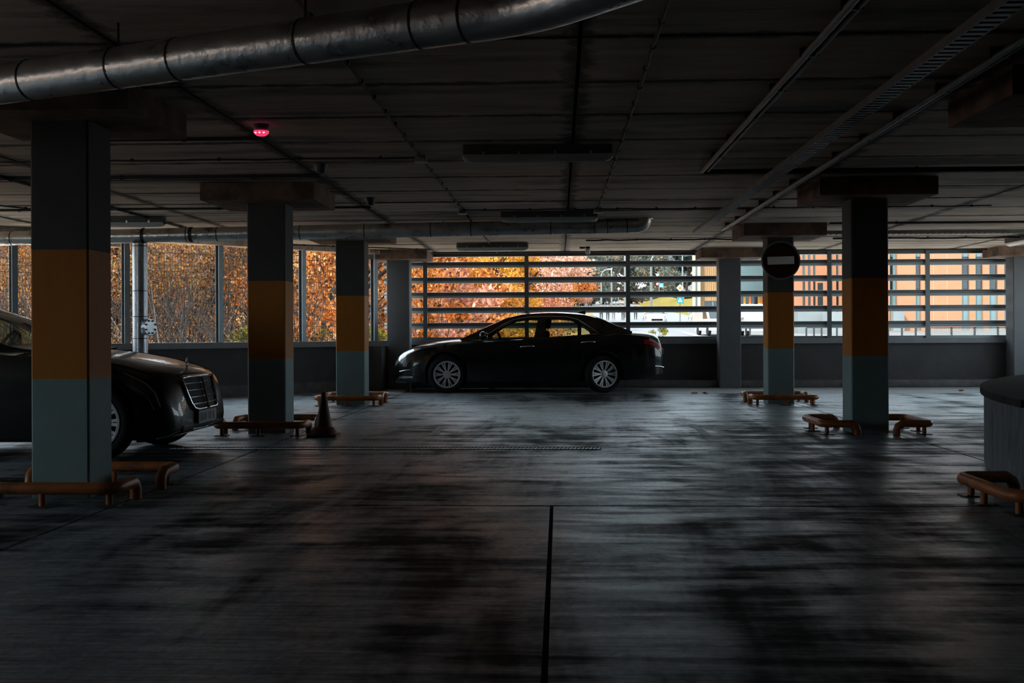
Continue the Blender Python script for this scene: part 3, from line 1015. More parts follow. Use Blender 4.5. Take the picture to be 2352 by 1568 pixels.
detector(atZ(600, 307, 2.58).x, atZ(600, 307, 2.58).y, 'glowing red alarm light on the dark ceiling', True)
detector(atZ(737, 394, 2.58).x, atZ(737, 394, 2.58).y, 'round dark detector above the second pillar capital')
detector(atZ(851, 468, 2.58).x, atZ(851, 468, 2.58).y, 'round dark detector right of the second pillar capital')

# cable trays on the right
def tray(name, label, x, z, y0, y1, wdt, rods=True):
    t = thing(name, label, 'cable tray', (x, y0, z))
    L = y1 - y0
    for sx in (-1, 1):
        MB().box((sx * wdt / 2 - 0.004, 0, -0.01), (sx * wdt / 2 + 0.004, L, 0.04)).build('side_rail', 'tray_steel', t)
    mb = MB()
    k = 0.0
    while k < L - 0.03:
        mb.box((-wdt / 2, k, -0.010), (wdt / 2, k + 0.045, -0.006))
        k += 0.085
    mb.build('rungs', 'tray_steel', t)['kind'] = 'stuff'
    MB().tube([(-wdt * 0.1, 0, 0.01), (-wdt * 0.1, L, 0.01)], 0.013, 6).build('cable_bundle', 'cable_black', t)
    if rods:
        y = 0.6
        while y < L:
            MB().tube([(wdt / 2 + 0.006, y, -0.01), (wdt / 2 + 0.006, y, CEIL - z)], 0.005, 6).build('hanger_rod', 'steel_dark', t)
            y += 1.35
    return t
tray('cable_tray', 'perforated cable tray hanging on rods above the no-entry sign', 2.02, EYE + 1.45, 2.2, 17.3, 0.11)
def rail(label, x, z, y0, y1):
    t = thing('lamp_rail', label, 'rail', (x, y0, z))
    L = y1 - y0
    MB().tube([(-0.03, 0, 0), (-0.03, L, 0)], 0.020, 10).build('tube', 'tray_steel', t, 50)
    MB().tube([(0.03, 0, 0.01), (0.03, L, 0.01)], 0.014, 10).build('thin_tube', 'steel_dark', t, 50)
    k = 0.35
    while k < L:
        MB().box((-0.055, k - 0.012, -0.004), (0.05, k + 0.012, CEIL - z)).build('clamp', 'steel_dark', t)
        k += 0.95
    return t
rail('pair of pipes along the ceiling ending left of the unlit pillar capital', 1.40, CEIL - 0.05, 1.5, 11.3)
rail('pair of pipes along the ceiling meeting the unlit pillar capital', 2.46, CEIL - 0.06, 2.5, 17.6)
t = tray('cable_tray', 'cable tray crossing the ceiling above the far right slats', 0, 0, 0, 6.0, 0.16, False)
t.location = (9.6, 17.9, CEIL - 0.11)
t.rotation_euler = (0, 0, PI / 2)
t2 = tray('cable_tray', 'short cable tray at the left picture edge above the drain pipe', 0, 0, 0, 3.0, 0.16, False)
t2.location = (-6.4, 16.9, CEIL - 0.11)
t2.rotation_euler = (0, 0, PI / 2)

# ------------------------------------------------------------------ surveillance camera
cc = atY(1350, 590, 21.8)
cctv = thing('surveillance_camera', 'small pale surveillance camera hanging above the sedan', 'camera', (cc.x, 21.8, CEIL))
MB().lathe([(0.045, 0.0), (0.045, -0.02), (0.018, -0.03), (0.018, -0.07)], 16).build('mount', 'plastic_white', cctv, 40)
Mc = Matrix.Translation((0, 0.0, -0.075)) @ Matrix.Rotation(R(-38), 4, 'X') @ Matrix.Rotation(PI / 2, 4, 'X')
MB().lathe([(0.035, -0.06), (0.047, -0.05), (0.047, 0.09), (0.042, 0.10)], 18, Mc).build('housing', 'plastic_white', cctv, 40)
MB().lathe([(0.033, 0.10), (0.03, 0.104), (0.0, 0.106)], 18, Mc).build('lens', 'trim_black', cctv)
MB().box((-0.15, -0.02, -0.03), (-0.05, 0.02, 0.0)).build('cable_box', 'lamp_body', cctv)

# ------------------------------------------------------------------ fallen leaves
def leaf_mesh(seed):
    r = random.Random(seed)
    pts = []
    n = 20
    for k in range(n):
        a = 2 * PI * k / n
        rad = 0.055 * (0.62 + 0.38 * abs(math.cos(2.5 * a))) * r.uniform(0.8, 1.15)
        pts.append(Vector((rad * math.cos(a), rad * math.sin(a), 0.006 + 0.022 * abs(math.sin(a * 1.5 + seed)) * rad / 0.055)))
    v = [Vector((0, 0, 0.004))] + pts
    return MB().add(v, [(0, k + 1, (k + 1) % n + 1) for k in range(n)]).mesh('leaf', 'dry_leaf')
lm = [leaf_mesh(s) for s in range(3)]
for k, (u, v, lab) in enumerate(((1128, 894, 'dry orange leaf lying under the sedan doors'), (1149, 891, 'second dry leaf lying under the sedan, touching the first'), (1213, 893, 'faint dry leaf under the sedan rear door'),
                                 (937, 900, 'dry leaf on the floor below the sedan front bumper'), (1595, 905, 'small dry leaf on the floor behind the sedan'), (1622, 905, 'second small dry leaf behind the sedan, nearer the sign pillar'), (2206, 899, 'orange dry leaf near the curved low wall'))):
    p = atZ(u, v, 0.0)
    o = obj('fallen_leaf', lm[k % 3], None, (p.x, p.y, 0.0))
    o.rotation_euler = (0, 0, k * 1.3)
    o.scale = (1.25, 1.25, 1.6)
    tag(o, lab, 'leaf', 'dry leaves on the floor')

# ================================================================== CARS
def curve_of(pts):
    pts = sorted(pts)
    xs_, ys_ = [p[0] for p in pts], [p[1] for p in pts]
    return lambda x: spline(xs_, ys_, x)

class CarShape:
    def __init__(s, d):
        s.zt, s.zs, s.zb, s.w = (curve_of(d[k]) for k in ('zt', 'zs', 'zb', 'w'))
        s.nose, s.tail = d['nose'], d['tail']
        s.wheels = (0.0, -d['wheelbase'])
        s.rt, s.ra = d['tyre'], d['arch']
    def arch(s, x):
        z = s.zb(x)
        for xw in s.wheels:
            dx = abs(x - xw)
            if dx < s.ra:
                z = max(z, s.rt + math.sqrt(s.ra**2 - dx**2))
        return z
    def section(s, x):
        zb, zs, zt, w, za = s.zb(x), s.zs(x), s.zt(x), s.w(x), s.arch(x)
        zs = max(zs, za + 0.10)
        zt = max(zt, zs + 0.004)
        return [(0, zb), (0.70 * w, zb), (0.71 * w, za), (0.94 * w, za), (0.978 * w, za + 0.03), (1.0 * w, max(lerp(zb, zs, 0.45), za + 0.055)),
                (0.992 * w, max(lerp(zb, zs, 0.80), za + 0.08)), (0.955 * w, zs), (0.86 * w, lerp(zs, zt, 0.55)), (0.55 * w, lerp(zs, zt, 0.90)), (0, zt)]
    def S(s, x, k):
        p = s.section(x)
        i = min(int(k), len(p) - 2)
        t = k - i
        return Vector((x, lerp(p[i][0], p[i + 1][0], t), lerp(p[i][1], p[i + 1][1], t)))
    def P(s, x, k, off, side):
        a = s.S(x, k)
        dx = s.S(x - 0.01, k) - s.S(x + 0.01, k)
        dk = s.S(x, min(10, k + 0.1)) - s.S(x, max(0, k - 0.1))
        n = dx.cross(dk)
        if n.length > 1e-9:
            n.normalize()
        if n.y < 0 and abs(n.y) > 0.05:
            n = -n
        if n.z < 0 and abs(n.y) <= 0.05:
            n = -n
        q = a + n * off
        return Vector((q.x, q.y * side, q.z))

def car(name, label, d, loc, rz, paint, group=None, detail=True):
    t = thing(name, label, 'car', loc, rz, group)
    sh = CarShape(d)
    glass = d.get('glass', 'car_glass')
    # ---- body shell
    xsn = set(np.round(np.linspace(sh.tail, sh.nose, 46), 4))
    for k in np.linspace(0, 1, 8):
        xsn.add(round(lerp(sh.nose - 0.22, sh.nose, k), 4))
        xsn.add(round(lerp(sh.tail + 0.16, sh.tail, k), 4))
    for xw in sh.wheels:
        for k in range(19):
            xsn.add(round(xw + sh.ra * math.cos(PI * k / 18), 4))
        xsn.add(round(xw + sh.ra + 0.002, 4))
        xsn.add(round(xw - sh.ra - 0.002, 4))
    xsn = sorted(x for x in xsn if sh.tail <= x <= sh.nose)
    rows = []
    for x in xsn:
        p = sh.section(x)
        rows.append([(x, y, z) for y, z in p] + [(x, -y, z) for y, z in p[-2::-1]])
    mb = MB().grid(rows)
    n = len(rows[0])
    N = len(rows)
    mb.f.append(list(range(n - 1)))
    mb.m.append(0)
    mb.f.append([(N - 1) * n + k for k in range(n - 1)][::-1])
    mb.m.append(0)
    mb.build('body', paint, t, 32)
    # ---- greenhouse
    top = curve_of(d['top'])
    belt = curve_of(d['belt'])
    xa, xb = d['top_x']            # windscreen foot, rear screen foot
    def drop(x):
        return d.get('edge_drop', 0.03) * min(1, min(abs(x - xa), abs(x - xb)) / 0.25)
    tum = d.get('tumble', 0.52)
    def gy(x, z):
        return 0.945 * sh.w(x) - tum * max(0, z - belt(x)) - 0.10 * max(0, z - belt(x))**2
    NT = 34
    edge = [(lerp(xa, xb, k / NT), top(lerp(xa, xb, k / NT)) - drop(lerp(xa, xb, k / NT))) for k in range(NT + 1)]
    outline = edge + [(lerp(xb, xa, k / 12), belt(lerp(xb, xa, k / 12)) - 0.01) for k in range(0, 13)]
    wins = d['windows']
    loops = [[Vector((x, z, 0)) for x, z in outline]] + [[Vector((x, z, 0)) for x, z in wv] for wv in wins]
    flat = [p for l in loops for p in l]
    tris = geometry.tessellate_polygon(loops)
    for side in (1, -1):
        mb = MB()
        vs = [Vector((p.x, side * gy(p.x, p.y), p.y)) for p in flat]
        vi = [Vector((p.x, side * (gy(p.x, p.y) - 0.035), p.y)) for p in flat]
        fs = [tuple(tr) for tr in tris] + [tuple(i + len(flat) for i in tr) for tr in tris]
        o_ = 0
        for l in loops:
            m = len(l)
            for k in range(m):
                a, b = o_ + k, o_ + (k + 1) % m
                fs.append((a, b, b + len(flat), a + len(flat)))
            o_ += m
        mb.add(vs + vi, fs)
        mb.build('side_frame', paint if d.get('frame_paint', True) else 'trim_black', t, 30)
        for wv in wins:
            MB().add([Vector((x, side * (gy(x, z) - 0.014), z)) for x, z in wv], [list(range(len(wv)))]).build('side_window', glass, t)
        if detail:
            # bright strip round the side windows
            pts = [Vector((x, side * (gy(x, z) + 0.004), z)) for x, z in d['chrome']]
            MB().tube(pts, 0.007, 6).build('window_trim', d.get('chrome_mat', 'chrome'), t, 50)
    def strip(x0, x1, m, nm, mat, bulge):
        rows = []
        for k in range(m + 1):
            x = lerp(x0, x1, k / m)
            ze = top(x) - drop(x)
            yw = gy(x, ze)
            r_ = []
            for q in range(13):
                y = lerp(-yw, yw, q / 12)
                r_.append((x, y, ze + (drop(x) + 0.0) * (1 - (y / yw)**2) + 0.001))
            rows.append(r_)
        MB().grid(rows).build(nm, mat, t, 60)
    r0, r1 = d['roof_x']
    strip(xa, r0, 8, 'windscreen', glass, 0)
    strip(r0, r1, 14, 'roof', paint, 0)
    strip(r1, xb, 8, 'rear_screen', glass, 0)
    # cabin floor stays inside the shell; dashboard and seats show above the belt
    if detail:
        for sy in (0.37, -0.37):
            xs0 = d['seat_x']
            mb = MB()
            M = Matrix.Translation((xs0, sy, 0.62)) @ Matrix.Rotation(R(-14), 4, 'Y')
            mb.rbox((-0.07, -0.22, 0.0), (0.07, 0.22, 0.50), 0.06, 3, M, 1)
            st = mb.build('front_seat', 'cabin_dark', t, 40)
            M2 = Matrix.Translation((xs0 - 0.14, sy, 1.145)) @ Matrix.Rotation(R(-8), 4, 'Y')
            MB().rbox((-0.045, -0.125, 0.0), (0.05, 0.125, 0.20), 0.04, 4, M2, 1).build('headrest', 'cabin_dark', st, 40)
            hp = MB()
            for q in (-0.05, 0.05):
                hp.tube([(xs0 - 0.14, sy + q, 1.06), (xs0 - 0.14, sy + q, 1.16)], 0.007, 6)
            hp.build('headrest_post', 'chrome', st)
        xr = d['rear_seat_x']
        M = Matrix.Translation((xr, 0, 0.62)) @ Matrix.Rotation(R(-20), 4, 'Y')
        MB().rbox((-0.07, -0.6, 0.0), (0.07, 0.6, 0.44), 0.05, 3, M, 1).build('rear_seat', 'cabin_dark', t, 40)
        xd_ = d['dash_x']
        MB().rbox((xd_ - 0.2, -0.66, 0.86), (xd_ + 0.18, 0.66, belt(xd_) + 0.035), 0.04, 3, None, 1).build('dashboard', 'cabin_dark', t, 40)
        sw = d.get('wheel_side', 1)
        Ms = Matrix.Translation((xd_ - 0.34, 0.37 * sw, belt(xd_) - 0.02)) @ Matrix.Rotation(R(-66), 4, 'Y')
        ring = [Ms @ Vector((0.185 * math.cos(2 * PI * k / 24), 0.185 * math.sin(2 * PI * k / 24), 0)) for k in range(24)]
        stw = MB().tube(ring, 0.016, 8, True, True).build('steering_wheel', 'cabin_dark', t, 50)
        MB().rbox((-0.07, -0.06, -0.03), (0.07, 0.06, 0.02), 0.03, 3, Ms).box((-0.17, -0.012, -0.01), (0.17, 0.012, 0.01), Ms).build('hub', 'cabin_dark', stw)
    # ---- mirrors
    for side in (1, -1):
        xm, zm = d['mirror']
        ym = gy(xm, zm)
        prof = [(0.0, -0.11), (0.05, -0.105), (0.085, -0.07), (0.095, 0.0), (0.09, 0.06), (0.06, 0.10), (0.0, 0.105)]
        M = Matrix.Translation((xm, side * (ym + 0.13), zm)) @ Matrix.Rotation(R(90), 4, 'X') @ Matrix.Diagonal((0.72, 0.82, 1.0, 1))
        mr_ = MB().lathe(prof, 16, M).build('mirror', paint, t, 60)
        MB().tube([(xm + 0.02, side * (ym - 0.01), zm - 0.05), (xm, side * (ym + 0.08), zm - 0.03)], [0.03, 0.02], 8).build('mirror_arm', 'trim_black', mr_, 50)
        MB().rbox((xm - 0.076, side * (ym + 0.13) - 0.075, zm - 0.055), (xm - 0.070, side * (ym + 0.13) + 0.075, zm + 0.055), 0.03, 3, None, 0).build('mirror_glass', 'chrome', mr_)
    # ---- wheels
    rt, tw, rr = sh.rt, 0.11, d['rim']
    tyre = MB().lathe([(rr + 0.004, -tw + 0.02), (rr + 0.03, -tw), (rt - 0.04, -tw), (rt - 0.012, -tw + 0.02), (rt, -tw + 0.05), (rt, tw - 0.05), (rt - 0.012, tw - 0.02), (rt - 0.04, tw), (rr + 0.03, tw), (rr + 0.004, tw - 0.02)], 48, None, True).mesh('tyre', 'black_rubber', 40)
    mb = MB()
    mb.lathe([(rr + 0.006, tw - 0.015), (rr + 0.004, tw - 0.004), (rr - 0.012, tw - 0.004), (rr - 0.022, tw - 0.02), (rr - 0.03, -tw + 0.02), (rr + 0.006, -tw + 0.02)], 48, None, True)
    mb.lathe([(0.0, tw - 0.022), (0.032, tw - 0.022), (0.036, tw - 0.03), (0.07, tw - 0.035), (0.07, tw - 0.07), (0.0, tw - 0.07)], 24)
    ns = d.get('spokes', 10)
    for k in range(ns):
        for q, wd in ((-1, 0.010), (1, 0.010)):
            a = 2 * PI * (k + 0.10 * q) / ns
            a2 = 2 * PI * (k + 0.17 * q) / ns
            c0_, s0_ = math.cos(a), math.sin(a)
            p0 = Vector((0.05 * math.cos(2 * PI * k / ns), 0.05 * math.sin(2 * PI * k / ns), tw - 0.035))
            p1_ = Vector(((rr - 0.012) * math.cos(a2), (rr - 0.012) * math.sin(a2), tw - 0.014))
            dr = (p1_ - p0).normalized()
            sd = Vector((-dr.y, dr.x, 0))
            v = [p0 + sd * wd * 0.8, p0 - sd * wd * 0.8, p1_ - sd * wd * 1.35, p1_ + sd * wd * 1.35]
            v += [x - Vector((0, 0, 0.03)) for x in v]
            mb.add(v, [(0, 1, 2, 3), (4, 5, 6, 7), (0, 1, 5, 4), (1, 2, 6, 5), (2, 3, 7, 6), (3, 0, 4, 7)])
    rim = mb.mesh('rim', 'alloy', 35)
    disc = MB().lathe([(0.0, -0.02), (rr - 0.028, -0.02), (rr - 0.028, 0.02), (0.0, 0.02)], 24).mesh('brake_disc', 'alloy_dark')
    for xw in sh.wheels:
        for side in (1, -1):
            tyo = obj('wheel', tyre, t, (xw, side * (sh.w(xw) - tw - 0.012), rt))
            tyo.rotation_euler = (R(-90) * side, 0, 0.35 if xw < 0 else 0.1)
            obj('rim', rim, tyo)
            obj('brake_disc', disc, tyo)
    # ---- surface pieces
    def patch(nm, mat, x0, x1, klo, khi, off, m=10, q=6):
        for side in (1, -1):
            rows = []
            for i in range(m + 1):
                x = lerp(x0, x1, i / m)
                a, b = klo(i / m), khi(i / m)
                rows.append([sh.P(x, lerp(a, b, j / q), off, side) for j in range(q + 1)])
            MB().grid(rows).build(nm, mat, t, 60)
    for nm, mat, x0, x1, klo, khi, off in d['patches']:
        patch(nm, mat, x0, x1, klo, khi, off)
    for nm, mat, pts, r_, off in d.get('lines', []):
        for side in (1, -1):
            MB().tube([sh.P(x, k, off, side) for x, k in pts], r_, 6).build(nm, mat, t, 60)
    if detail:
        for x, k in d['handles']:
            for side in (1, -1):
                p = [sh.P(x + q, k, o_, side) for q, o_ in ((0.115, 0.006), (0.10, 0.028), (0.0, 0.034), (-0.10, 0.028), (-0.115, 0.006))]
                MB().tube(p, 0.014, 8).build('door_handle', 'chrome', t, 60)
    return t, sh

sedan = dict(
    nose=1.0, tail=-3.885, wheelbase=2.775, tyre=0.333, arch=0.372, rim=0.235, spokes=10,
    zt=[(-3.885, .60), (-3.87, .76), (-3.82, .92), (-3.77, 1.015), (-3.70, 1.05), (-3.27, 1.09), (-2.9, 1.05), (-2.5, 1.02), (-1.5, .97), (-.6, .945), (-.25, .96), (.1, .935), (.37, .89), (.6, .835), (.73, .785), (.86, .71), (.94, .62), (.98, .53), (1.0, .44)],
    zs=[(-3.885, .52), (-3.85, .68), (-3.78, .86), (-3.6, .98), (-3.2, 1.02), (-2.5, 1.0), (-1.5, .955), (-.4, .885), (.0, .85), (.3, .81), (.6, .73), (.8, .64), (.92, .53), (1.0, .38)],
    zb=[(-3.885, .42), (-3.85, .34), (-3.6, .27), (-3.2, .22), (-2.4, .19), (-.4, .19), (.4, .18), (.8, .18), (.97, .19), (1.0, .23)],
    w=[(-3.885, .56), (-3.86, .67), (-3.8, .76), (-3.6, .85), (-3.3, .89), (-2.8, .91), (0, .91), (.45, .895), (.7, .845), (.86, .77), (.95, .67), (1.0, .52)],
    belt=[(-3.3, 1.065), (-2.7, 1.045), (-2.3, 1.01), (-1.5, .97), (-.7, .945), (-.2, .945)],
    top=[(-.25, .965), (-.6, 1.15), (-.9, 1.285), (-1.15, 1.38), (-1.43, 1.435), (-1.9, 1.452), (-2.41, 1.42), (-2.79, 1.32), (-3.05, 1.205), (-3.3, 1.085)],
    top_x=(-.25, -3.3), roof_x=(-1.12, -2.56),
    windows=[[(-.66, .955), (-1.56, .975), (-1.625, 1.30), (-1.40, 1.305), (-1.2, 1.275), (-.98, 1.175), (-.80, 1.06)],
             [(-1.76, .985), (-2.36, 1.02), (-2.36, 1.23), (-2.25, 1.29), (-2.0, 1.312), (-1.775, 1.31)],
             [(-2.40, 1.025), (-2.60, 1.042), (-2.57, 1.09), (-2.40, 1.205)]],
    chrome=[(-.60, .955), (-.80, 1.085), (-1.0, 1.215), (-1.2, 1.31), (-1.45, 1.352), (-1.8, 1.362), (-2.15, 1.352), (-2.35, 1.30), (-2.5, 1.20), (-2.72, 1.045), (-2.3, 1.000), (-1.5, .962), (-.7, .938), (-.45, .935)],
    seat_x=-1.66, rear_seat_x=-2.55, dash_x=-.62, wheel_side=1, mirror=(-.66, 1.02),
    handles=[(-1.44, 6.15), (-2.52, 6.35)],
    patches=[('headlight', 'lamp_clear', .46, .93, lambda t: 7.25 - .9 * t, lambda t: 7.5 + .55 * math.sin(t * 3.0), .006),
             ('fog_light_bezel', 'chrome', .60, .86, lambda t: 4.3, lambda t: 4.42 + .12 * t, .006),
             ('tail_light', 'tail_red', -3.50, -3.82, lambda t: 6.15 - .2 * t, lambda t: 6.6 + .3 * t, .006),
             ('tail_light_top', 'lamp_clear', -3.60, -3.81, lambda t: 6.55 + .2 * t, lambda t: 6.9, .007)],
    lines=[('bumper_crease', 'chrome', [(.64, 5.0), (.74, 5.05), (.85, 5.1)], .006, .004),
           ('rear_bumper_trim', 'chrome', [(-3.70, 4.6), (-3.80, 4.6), (-3.86, 4.6)], .008, .006)])
SED, sedsh = car('sedan', 'dark sedan parked side-on below the slatted window', sedan, (0, 0, 0), 0, 'car_green_black')
fw = atY(1025, 868, 20.82)
SED.location = (fw.x, 20.82 + 0.90, 0)
SED.rotation_euler = (0, 0, PI)
# roof fin, grille, plates
MB().add([Vector(p) for p in ((-2.33, .03, 1.43), (-2.33, -.03, 1.43), (-2.50, .03, 1.40), (-2.50, -.03, 1.40), (-2.49, .006, 1.475), (-2.49, -.006, 1.475), (-2.43, .012, 1.462), (-2.43, -.012, 1.462))],
          [(0, 1, 7, 6), (6, 7, 5, 4), (4, 5, 3, 2), (0, 6, 4, 2), (1, 3, 5, 7), (0, 2, 3, 1)]).build('roof_antenna', 'car_green_black', SED, 60)
gr = MB().rbox((1.0, -.36, .30), (1.015, .36, .44), .04, 3, None, 0).build('grille', 'trim_black', SED)
for k in range(3):
    MB().box((1.012, -.33, .325 + k * .04), (1.022, .33, .335 + k * .04)).build('grille_bar', 'chrome', gr)
MB().rbox((1.01, -.26, .20), (1.03, .26, .29), .01, 2, None, 0).build('number_plate', 'plate_grey', SED)
MB().rbox((-3.90, -.26, .66), (-3.875, .26, .77), .01, 2, None, 0).build('number_plate', 'plate_grey', SED)
# pale dashboard display seen through the front window
MB().rbox((-.60, -.1, .965), (-.585, .12, 1.03), .01, 2, None, 0).build('dash_display', 'cabin_pale', SED)

limo = dict(
    nose=0.86, tail=-4.27, wheelbase=3.035, tyre=0.342, arch=0.378, rim=0.235, spokes=12, glass='car_glass_dark',
    zt=[(-4.27, .62), (-4.24, .85), (-4.2, 1.0), (-4.12, 1.045), (-3.95, 1.06), (-3.5, 1.02), (-3.0, .99), (-1.5, .96), (-.8, .93), (-.45, .94), (-.2, .915), (.1, .87), (.4, .815), (.6, .77), (.72, .725), (.77, .68), (.80, .60), (.83, .5), (.86, .40)],
    zs=[(-4.27, .55), (-4.2, .82), (-4.05, .94), (-3.6, .985), (-3, .985), (-1.5, .945), (-.45, .885), (0, .83), (.3, .775), (.55, .71), (.7, .62), (.8, .48), (.86, .36)],
    zb=[(-4.27, .42), (-4.2, .30), (-3.8, .22), (-2.6, .18), (-.4, .18), (.4, .17), (.7, .19), (.83, .23), (.86, .27)],
    w=[(-4.27, .62), (-4.22, .74), (-4.1, .83), (-3.8, .90), (-3.2, .945), (-1.5, .95), (0, .95), (.3, .94), (.55, .90), (.70, .84), (.80, .75), (.86, .62)],
    belt=[(-4.0, 1.04), (-3, 1.005), (-1.9, .975), (-.9, .95), (-.4, .93)],
    top=[(-.45, .94), (-.7, 1.045), (-.93, 1.145), (-1.2, 1.27), (-1.5, 1.385), (-1.85, 1.465), (-2.3, 1.492), (-2.8, 1.47), (-3.2, 1.40), (-3.55, 1.26), (-3.98, 1.06)],
    top_x=(-.45, -3.98), roof_x=(-1.52, -3.15), tumble=0.5,
    windows=[[(-.98, .975), (-1.90, .992), (-1.96, 1.375), (-1.70, 1.345), (-1.40, 1.235), (-1.15, 1.10)],
             [(-2.06, .997), (-2.9, 1.02), (-2.98, 1.22), (-2.8, 1.33), (-2.5, 1.38), (-2.07, 1.388)],
             [(-2.98, 1.025), (-3.3, 1.04), (-3.2, 1.12), (-3.05, 1.2)]],
    chrome=[(-.80, .962), (-1.1, 1.10), (-1.4, 1.27), (-1.7, 1.38), (-2.1, 1.42), (-2.6, 1.405), (-2.95, 1.33), (-3.2, 1.2), (-3.42, 1.035), (-2.9, 1.00), (-2.0, .975), (-1.0, .95), (-.85, .945)],
    seat_x=-1.95, rear_seat_x=-3.0, dash_x=-.95, wheel_side=1, mirror=(-.95, 1.04),
    handles=[(-1.72, 6.3), (-2.78, 6.35)],
    patches=[('headlight', 'lamp_glass_dark', .30, .72, lambda t: 6.1 - .55 * t, lambda t: 6.95 - .35 * t, .005)],
    lines=[('light_strip', 'chrome', [(.36, 6.85), (.48, 6.75), (.58, 6.6), (.66, 6.25), (.71, 5.6)], .006, .009),
           ('light_strip_lower', 'chrome', [(.44, 6.05), (.52, 5.95), (.60, 5.8), (.66, 5.3)], .004, .009),
           ('bonnet_crease', 'car_black', [(-.4, 7.9), (0.0, 7.9), (.35, 7.9), (.6, 7.9)], .009, .002),
           ('bumper_trim', 'chrome', [(.66, 3.7), (.76, 3.7), (.84, 3.7)], .006, .008)])
FX = 0.79
for k_ in ('zt', 'zs', 'zb', 'w'):
    limo[k_] = [(x * FX if x > 0 else x, y) for x, y in limo[k_]]
limo['nose'] *= FX
limo['top'] = [(x, z - (0.04 if -1.6 < x < -.6 else 0.0)) for x, z in limo['top']]
limo['windows'][0] = [(x, z - (0.075 if z > 1.05 else 0)) for x, z in limo['windows'][0]]
limo['chrome'] = [(x, z - (0.035 if z > 1.05 and x > -1.6 else 0)) for x, z in limo['chrome']]
limo['patches'] = [(a, b, c * FX, d_ * FX, e, f, g_) for a, b, c, d_, e, f, g_ in limo['patches']]
limo['lines'] = [(a, b, [(x * FX if x > 0 else x, k) for x, k in pts], c, d_) for a, b, pts, c, d_ in limo['lines']]
mk('lamp_glass_dark', (0.02, 0.021, 0.023), 0.08, spec=0.6, coat=1.0)
LIM, limsh = car('limousine', 'black limousine with upright bonnet star, half hidden by the large near pillar', limo, (0, 0, 0), 0, 'car_black')
lw = atY(211, 968, 9.53)
LIM.location = (lw.x - 0.03, 9.53 + 0.94, 0)
# grille
def gxz(y, z):
    return (lerp(0.905, 0.82, (z - .41) / .29)) * FX + 0.005 - 0.2 * y * y
fr = [(.43, .695), (.44, .67), (.37, .47), (.33, .425), (.26, .41), (-.26, .41), (-.33, .425), (-.37, .47), (-.44, .67), (-.43, .695)]
frame = MB().tube([Vector((gxz(y, z), y, z)) for y, z in fr] + [Vector((gxz(y, .70), y, .70)) for y in (-.3, 0.0, .3)], 0.014, 8, True, True)
gm = frame.build('grille', 'chrome', LIM, 50)
rows = []
for z, hw in ((.415, .31), (.47, .365), (.56, .395), (.67, .43), (.695, .43)):
    rows.append([Vector((gxz(lerp(-hw, hw, k / 8), z) - .014, lerp(-hw, hw, k / 8), z)) for k in range(9)])
MB().grid(rows).build('grille_mesh', 'trim_black', gm)
for z, hw in ((.46, .355), (.52, .38), (.58, .40), (.64, .42)):
    MB().tube([Vector((gxz(y, z) - .004, y, z)) for y in np.linspace(-hw, hw, 11)], 0.0075, 6).build('grille_slat', 'chrome', gm, 50)
MB().tube([Vector((gxz(0, z) + .004, 0, z)) for z in (.41, .5, .6, .695)], 0.012, 6).build('grille_bar', 'chrome', gm, 50)
# bonnet star
so = Vector((.525, 0, .752))
MB().tube([so, so + Vector((0, 0, .03))], 0.008, 8).build('star_foot', 'chrome', LIM)
cs = so + Vector((0, 0, .068))
st = MB().tube([cs + Vector((0, .038 * math.cos(2 * PI * k / 24), .038 * math.sin(2 * PI * k / 24))) for k in range(24)], 0.0035, 6, True, True).build('bonnet_star', 'chrome', LIM, 50)
for k in range(3):
    a = PI / 2 + 2 * PI * k / 3
    MB().tube([cs, cs + Vector((0, .037 * math.cos(a), .037 * math.sin(a)))], [0.006, 0.001], 6).build('star_arm', 'chrome', st)
# number plate with its dim marks
pl = MB().rbox((.69, -.26, .285), (.712, .26, .395), .012, 2, None, 0).build('number_plate', 'plate_grey', LIM)
for y0, y1 in ((-.235, -.225), (-.19, -.165), (-.145, -.12), (-.10, -.075), (-.055, -.03), (.02, .045), (.07, .095), (.15, .19)):
    MB().box((.711, y0, .305), (.7135, y1, .375)).build('plate_mark', 'plate_ink', pl)
MB().rbox((.62, -.60, .225), (.682, .60, .285), .02, 2, None, 1).build('lower_intake', 'trim_black', LIM)
MB().tube([Vector((lerp(.60, .70, 1 - (y / .66)**2), y, .245)) for y in np.linspace(-.66, .66, 15)], 0.008, 6).build('bumper_lip_trim', 'chrome', LIM, 50)

# ================================================================== OUTDOORS
mk('leaf_litter', (0.40, 0.20, 0.085), 0.95, spec=0.1, var=0.45, scale=1.6, dark=(0.16, 0.10, 0.05), dlo=0.35, dhi=0.6)
mk('grass_bank', (0.16, 0.125, 0.022), 0.95, spec=0.1, var=0.35, scale=0.9)
mk('asphalt_pale', (0.165, 0.172, 0.18), 0.8, spec=0.2, var=0.12, scale=0.6)
mk('pavement', (0.15, 0.152, 0.152), 0.85, spec=0.2, var=0.15, scale=0.8)
mk('perimeter_concrete', (0.60, 0.54, 0.47), 0.85, spec=0.2, var=0.1, scale=0.7)
mk('white_paint', (0.6, 0.61, 0.62), 0.6)
mk('bark', (0.035, 0.028, 0.026), 0.9, spec=0.1, var=0.3, scale=6)
mk('bark_pale', (0.13, 0.105, 0.095), 0.9, spec=0.1, var=0.3, scale=6)
mk('peach_render', (0.38, 0.178, 0.10), 0.75, spec=0.2, var=0.05, scale=0.6)
mk('pale_render', (0.50, 0.385, 0.305), 0.75, spec=0.2, var=0.05, scale=0.6)
mk('wood_board', (0.32, 0.19, 0.085), 0.7, var=0.2, scale=2, stretch=(6, 1, 0.2))
mk('teal_panel', (0.075, 0.125, 0.135), 0.5, var=0.08, scale=1)
mk('window_dark', (0.02, 0.03, 0.034), 0.12, spec=0.6, var=0.2, scale=0.8)
